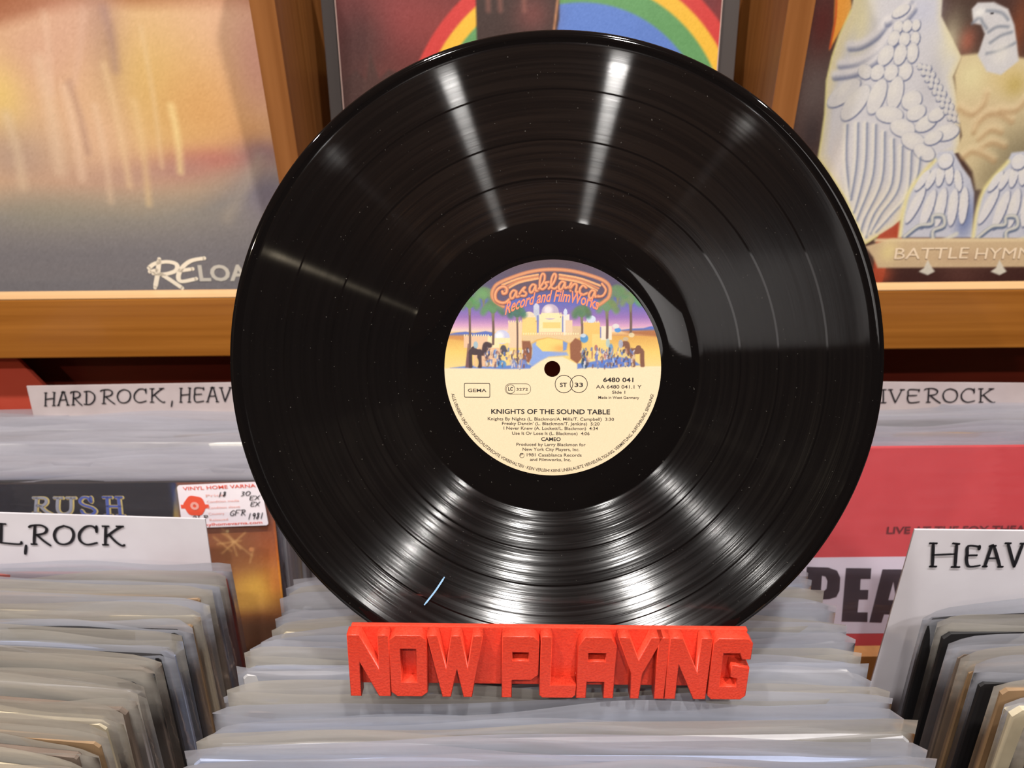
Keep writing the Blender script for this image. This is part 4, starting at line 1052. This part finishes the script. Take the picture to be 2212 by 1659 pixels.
def glyph(P, w_=.00125):
    A.line(Q(*[(x + 3, y + 5) for x, y in P]), w_ * 1.25, (90, 56, 66), .0002, .7); A.line(Q(*P), w_, (216, 126, 84), .0002); A.line(Q(*[(x - 2, y - 2) for x, y in P]), w_ * .4, (244, 184, 130), .0002, .8)
glyph([(590, 330), (600, 350), (630, 340), (635, 300), (600, 278), (550, 300), (520, 350), (525, 410), (570, 440), (620, 440), (665, 405)], .0015)
def la(x, y, s_=1.0):
    glyph([(x + 62 * s_, y - 66 * s_), (x + 30 * s_, y - 78 * s_), (x, y - 40 * s_), (x + 4 * s_, y), (x + 30 * s_, y - 4 * s_), (x + 60 * s_, y - 60 * s_), (x + 62 * s_, y - 14 * s_), (x + 92 * s_, y - 22 * s_)])
la(672, 395); glyph([(765, 350), (800, 300), (820, 288), (800, 318), (832, 345), (820, 372), (785, 372)]); la(868, 335)
glyph([(960, 300), (1010, 230), (1020, 165), (995, 150), (975, 200), (970, 280), (1000, 305), (1040, 270), (1025, 240), (1060, 232)]); glyph([(1060, 300), (1110, 240), (1135, 170), (1115, 150), (1090, 200), (1085, 280), (1120, 300), (1150, 280)]); la(1165, 305)
glyph([(1268, 290), (1290, 240), (1282, 320)]); glyph([(1285, 290), (1320, 252), (1345, 265), (1335, 330), (1370, 330)]); glyph([(1440, 290), (1410, 268), (1378, 300), (1380, 345), (1410, 360), (1450, 345)]); la(1470, 395)
glyph([(1560, 380), (1610, 370), (1640, 310), (1600, 250)], .0012)
A.grain(2.5)
A.C *= .845
lab = A.build('centre_label', M['print_label'], rec, z=.00095)
lab['label'] = 'cream paper centre label with desert town picture'
def ltxt(txt, uc, vbase, capv, wpx, bold=0., m='ink_soft', align='CENTER', sp=1.0):
    p = plv.px(uc, vbase); k = plv.px(uc + 1, vbase)[0] - p[0]
    h = capv * k / .72
    me = text_mesh(txt, h, align, bold + .007, width=wpx * k, spacing=sp)
    d = link('label_print', me, M[m], lab); d.location = (p[0], p[1], .00005 + .00098)
    return d
for args in [('KNIGHTS OF THE SOUND TABLE', 1189, 893.5, 10.5, 256, .012, 'ink_dark'), ('Knights By Nights (L. Blackmon/A. Mills/T. Campbell)  3:30', 1189.5, 907.5, 6.8, 272, 0), ("Freaky Dancin' (L. Blackmon/T. Jenkins)  5:20", 1189.5, 917.5, 6.8, 210, 0),
             ('I Never Knew (A. Lockett/L. Blackmon)  4:34', 1189.5, 927.5, 6.8, 203, 0), ('Use It Or Lose It (L. Blackmon)  4:06', 1189.5, 938.5, 6.8, 167, 0), ('CAMEO', 1190, 951.5, 8, 42, .012, 'ink_dark'),
             ('Produced by Larry Blackmon for', 1190, 962.5, 6.8, 149, 0), ('New York City Players, Inc.', 1190, 973, 6.8, 122, 0), ('P  1981 Casablanca Records', 1190, 985, 6.8, 132, 0), ('and Filmworks, Inc.', 1189, 995, 6.8, 88, 0),
             ('6480 041', 1335, 824.5, 9.5, 65, .01, 'ink_dark'), ('AA 6480 041.1 Y', 1336, 838.5, 7.5, 98, 0), ('Side 1', 1336, 849.5, 6.2, 28, .006), ('Made in West Germany', 1336, 861, 6.2, 88, 0),
             ('GEMA', 1031, 846, 6.8, 40, .004), ('LC', 1103, 843, 7.5, 10, .02, 'ink_dark'), ('3272', 1128, 843, 6, 25, 0), ('ST', 1217, 835, 9, 15, .014, 'ink_dark'), ('33', 1250, 835, 9, 18, .014, 'ink_dark')]:
    ltxt(*args)
def ring(uc, vc, rpx, wpx, n_=40):
    p = plv.px(uc, vc); k = plv.px(uc + 1, vc)[0] - p[0]
    d = link('label_print', curve_mesh([diskpts(0, 0, (rpx + wpx / 2) * k, n_), diskpts(0, 0, (rpx - wpx / 2) * k, n_)]), M['ink_dark'], lab); d.location = (p[0], p[1], .00103)
ring(1218, 829, 19, 1.3); ring(1250, 829, 18.5, 1.3); ring(1103, 840, 9.5, .9); ring(1127.5, 983 - 0, 5, .7)
def rrect(u0, v0, u1, v1, r, wpx, m):
    a = plv.px(u0, v1); b = plv.px(u1, v0); k = plv.px(u0 + 1, v0)[0] - plv.px(u0, v0)[0]
    def lp(g):
        P = []; rr_ = max(r * k - g, 1e-5)
        for cx_, cy_, a0_ in ((b[0] - r * k, b[1] - r * k, 0), (a[0] + r * k, b[1] - r * k, 90), (a[0] + r * k, a[1] + r * k, 180), (b[0] - r * k, a[1] + r * k, 270)):
            for t in range(6):
                q_ = math.radians(a0_ + t * 18); P.append((cx_ + rr_ * math.cos(q_), cy_ + rr_ * math.sin(q_)))
        return P
    d = link('label_print', curve_mesh([lp(0), lp(wpx * k)]), M[m], lab); d.location.z = .00103
rrect(1003, 827, 1059, 858, 3, 1.3, 'ink_dark'); rrect(1091, 828, 1147, 851, 11, .8, 'ink_soft')
# rim lettering bent round the label
def arc_text(txt, R, a0, a1, size, m='ink_soft'):
    """letters stand on a circle from angle a0 to a1 (degrees, counter-clockwise), tops pointing to the centre"""
    me = text_mesh(txt, size, 'LEFT', 0.008, width=1.0)
    def fn(a):
        t = a[:, 0]; ang_ = np.radians(a0 + (a1 - a0) * t); rr_ = R - a[:, 1]
        return np.stack([rr_ * np.cos(ang_), rr_ * np.sin(ang_), np.zeros(len(t))], 1)
    d = link('label_print', map_mesh(me, fn), M[m], lab); d.location.z = .00103
arc_text('ALLE URHEBER- UND LEISTUNGSSCHUTZRECHTE VORBEHALTEN · KEIN VERLEIH! KEINE UNERLAUBTE VERVIELFÄLTIGUNG, VERMIETUNG, AUFFÜHRUNG, SENDUNG!', .0483, 194, 346, .0021)
# arched sub-line of the sign
me = text_mesh('Record and FilmWorks', .0075, 'LEFT', .02, shear=.35, width=1.0)
ctrl = Q((615, 565), (1090, 430), (1570, 520))
p0, p1, p2 = [Vector(plv.px(*c)) for c in ctrl]
def fn(a):
    t = a[:, 0]; o_ = np.zeros((len(t), 3))
    for i in (0, 1):
        c1 = 2 * p1[i] - .5 * (p0[i] + p2[i])
        o_[:, i] = (1 - t) ** 2 * p0[i] + 2 * t * (1 - t) * c1 + t ** 2 * p2[i]
    o_[:, 1] += a[:, 1]
    return o_
M['ink_salmon'] = mat('salmon_print', lc(226, 122, 88), .5)
d = link('label_print', map_mesh(me, fn), M['ink_salmon'], lab); d.location.z = .00103

# lint: a thin pale blue strip low on the record
a0, a1 = plv.px(960, 1246), plv.px(918, 1304)
M['streak'] = mat('pale_blue_streak', lc(150, 190, 226), .5)
o = link('pale_streak', ribbons([[a0, ((a0[0] + a1[0]) / 2 + .0004, (a0[1] + a1[1]) / 2), a1]], .0007, .3), M['streak'])
o.matrix_world = plv.M @ Matrix.Translation((0, 0, .0009))
bm = bmesh.new(); bm.from_mesh(o.data); r_ = bmesh.ops.extrude_face_region(bm, geom=bm.faces[:]); bmesh.ops.translate(bm, vec=(0, 0, .0003), verts=[v for v in r_['geom'] if isinstance(v, bmesh.types.BMVert)]); bm.to_mesh(o.data); bm.free()
tag(o, 'pale blue lint lying across the grooves low on the record', 'streak')

# ------------------------------------------------------------------ red stand
SL = math.radians(11)
nst = Vector((0, -math.cos(SL), math.sin(SL)))
P0 = EYE + (Vector((0, .248, EYE.z - .287)) - EYE) * .955      # a point on the letters' front plane
a = hit(749, 1373, P0, nst); b = hit(1628, 1382, P0, nst)
exs = (b - a).normalized(); eys = nst.cross(exs).normalized()
pls = Plane(a, exs, eys)
stand = cover_empty('record_stand', 'orange-red plastic record stand with raised letters NOW PLAYING on the album tops', 'stand', pls)
LW = (b - a).length
D = .0062
tb = pls.px(1190, 1360)[1]
plate_bot = -.0315
def rbox(name, x0, x1, y0, y1, z0, z1, bev=.0006): return link(name, box_mesh(x0, x1, y0, y1, z0, z1, bev), M['red_plastic'], stand)
rbox('front_plate', .0006, LW - .0008, plate_bot, .0006, -D - .0028, -D)
# slot floor and rear plate, following the record's lean
rbox('slot_floor', .0008, LW - .001, plate_bot, plate_bot + .004, -D - .034, -D - .0030)
# rear support: built in world axes behind the disc
rear = []
pc = C - ey * .146
Minv = pls.M.inverted()
def tl(p): v = Minv @ p; return (v.x, v.y, v.z)
rv = []
for s_ in (-.088, .088):
    for t_ in (0, .055):
        for d_ in (-.0030, -.0065):
            rv.append(tl(C + ex * s_ - ey * (.146 - t_) + n * d_))
me = pydata('rear', rv, [(0, 2, 3, 1), (4, 5, 7, 6), (0, 1, 5, 4), (2, 6, 7, 3), (0, 4, 6, 2), (1, 3, 7, 5)])
bm = bmesh.new(); bm.from_mesh(me); bmesh.ops.recalc_face_normals(bm, faces=bm.faces); bmesh.ops.bevel(bm, geom=bm.edges[:], offset=.0008, segments=2, affect='EDGES'); bm.to_mesh(me); bm.free()
link('rear_support', me, M['red_plastic'], stand)
# letters: unit boxes, x0..x1 measured at the top of the front faces
c_ = .16; T = .27; h1 = .165
UL = {
 'N': ([[(0, 0), (.24, 0), (.24, .62), (.72, 0), (1, 0), (1, 1), (.76, 1), (.76, .38), (.28, 1), (0, 1)]]),
 'O': ([[(c_, 0), (1 - c_, 0), (1, .07), (1, .93), (1 - c_, 1), (c_, 1), (0, .93), (0, .07)], [(.26, .22), (.74, .22), (.74, .80), (.26, .80)]]),
 'W': ([[(.26, 0), (.40, 0), (.53, .52), (.66, 0), (.80, 0), (1, 1), (.84, 1), (.73, .38), (.60, 1), (.44, 1), (.33, .38), (.17, 1), (0, 1)]]),
 'P': ([[(0, 0), (.25, 0), (.25, .30), (.82, .30), (1, .38), (1, .93), (.85, 1), (0, 1)], [(.25, .60), (.75, .60), (.75, .76), (.25, .76)]]),
 'L': ([[(.08, 0), (.92, 0), (1, .04), (1, .2), (.27, .2), (.27, 1), (0, 1), (0, .04)]]),
 'A': ([[(0, 0), (.24, 0), (.24, .28), (.76, .28), (.76, 0), (1, 0), (1, .86), (.84, 1), (.16, 1), (0, .86)], [(.24, .60), (.76, .60), (.76, .76), (.24, .76)]]),
 'Y': ([[(.38, 0), (.56, 0), (.60, .42), (1, 1), (.76, 1), (.50, .60), (.24, 1), (0, 1), (.36, .42)]]),
 'I': ([[(.05, 0), (1, 0), (1, 1), (0, 1)]]),
 'G': ([[(.10, 0), (.88, 0), (1, .06), (1, .52), (.56, .56), (.56, .38), (.74, .36), (.74, .2), (.26, .2), (.26, .78), (.72, .78), (.80, .68), (1, .68), (1, .93), (.88, 1), (.12, 1), (0, .93), (0, .06)]]),
}
LH = .0334
LET = [('N', 68, 277), ('O', 281, 470), ('W', 475, 757), ('P', 858, 1045), ('L', 1055, 1243), ('A', 1248, 1442), ('Y', 1450, 1672), ('I', 1655, 1709), ('N', 1713, 1928), ('G', 1937, 2137)]
k_ = LW / (2137 - 68)
for ch, xa_, xb_ in LET:
    x0_, x1_ = (xa_ - 68 + 3) * k_, (xb_ - 68 - 3) * k_
    loops = [[(x0_ + x * (x1_ - x0_), -LH + y * LH) for x, y in lp_] for lp_ in UL[ch]]
    me = curve_mesh(loops, D / 2 - .0004, .0004)
    d = link('letter', me, M['red_plastic'], stand); d.location.z = -D / 2
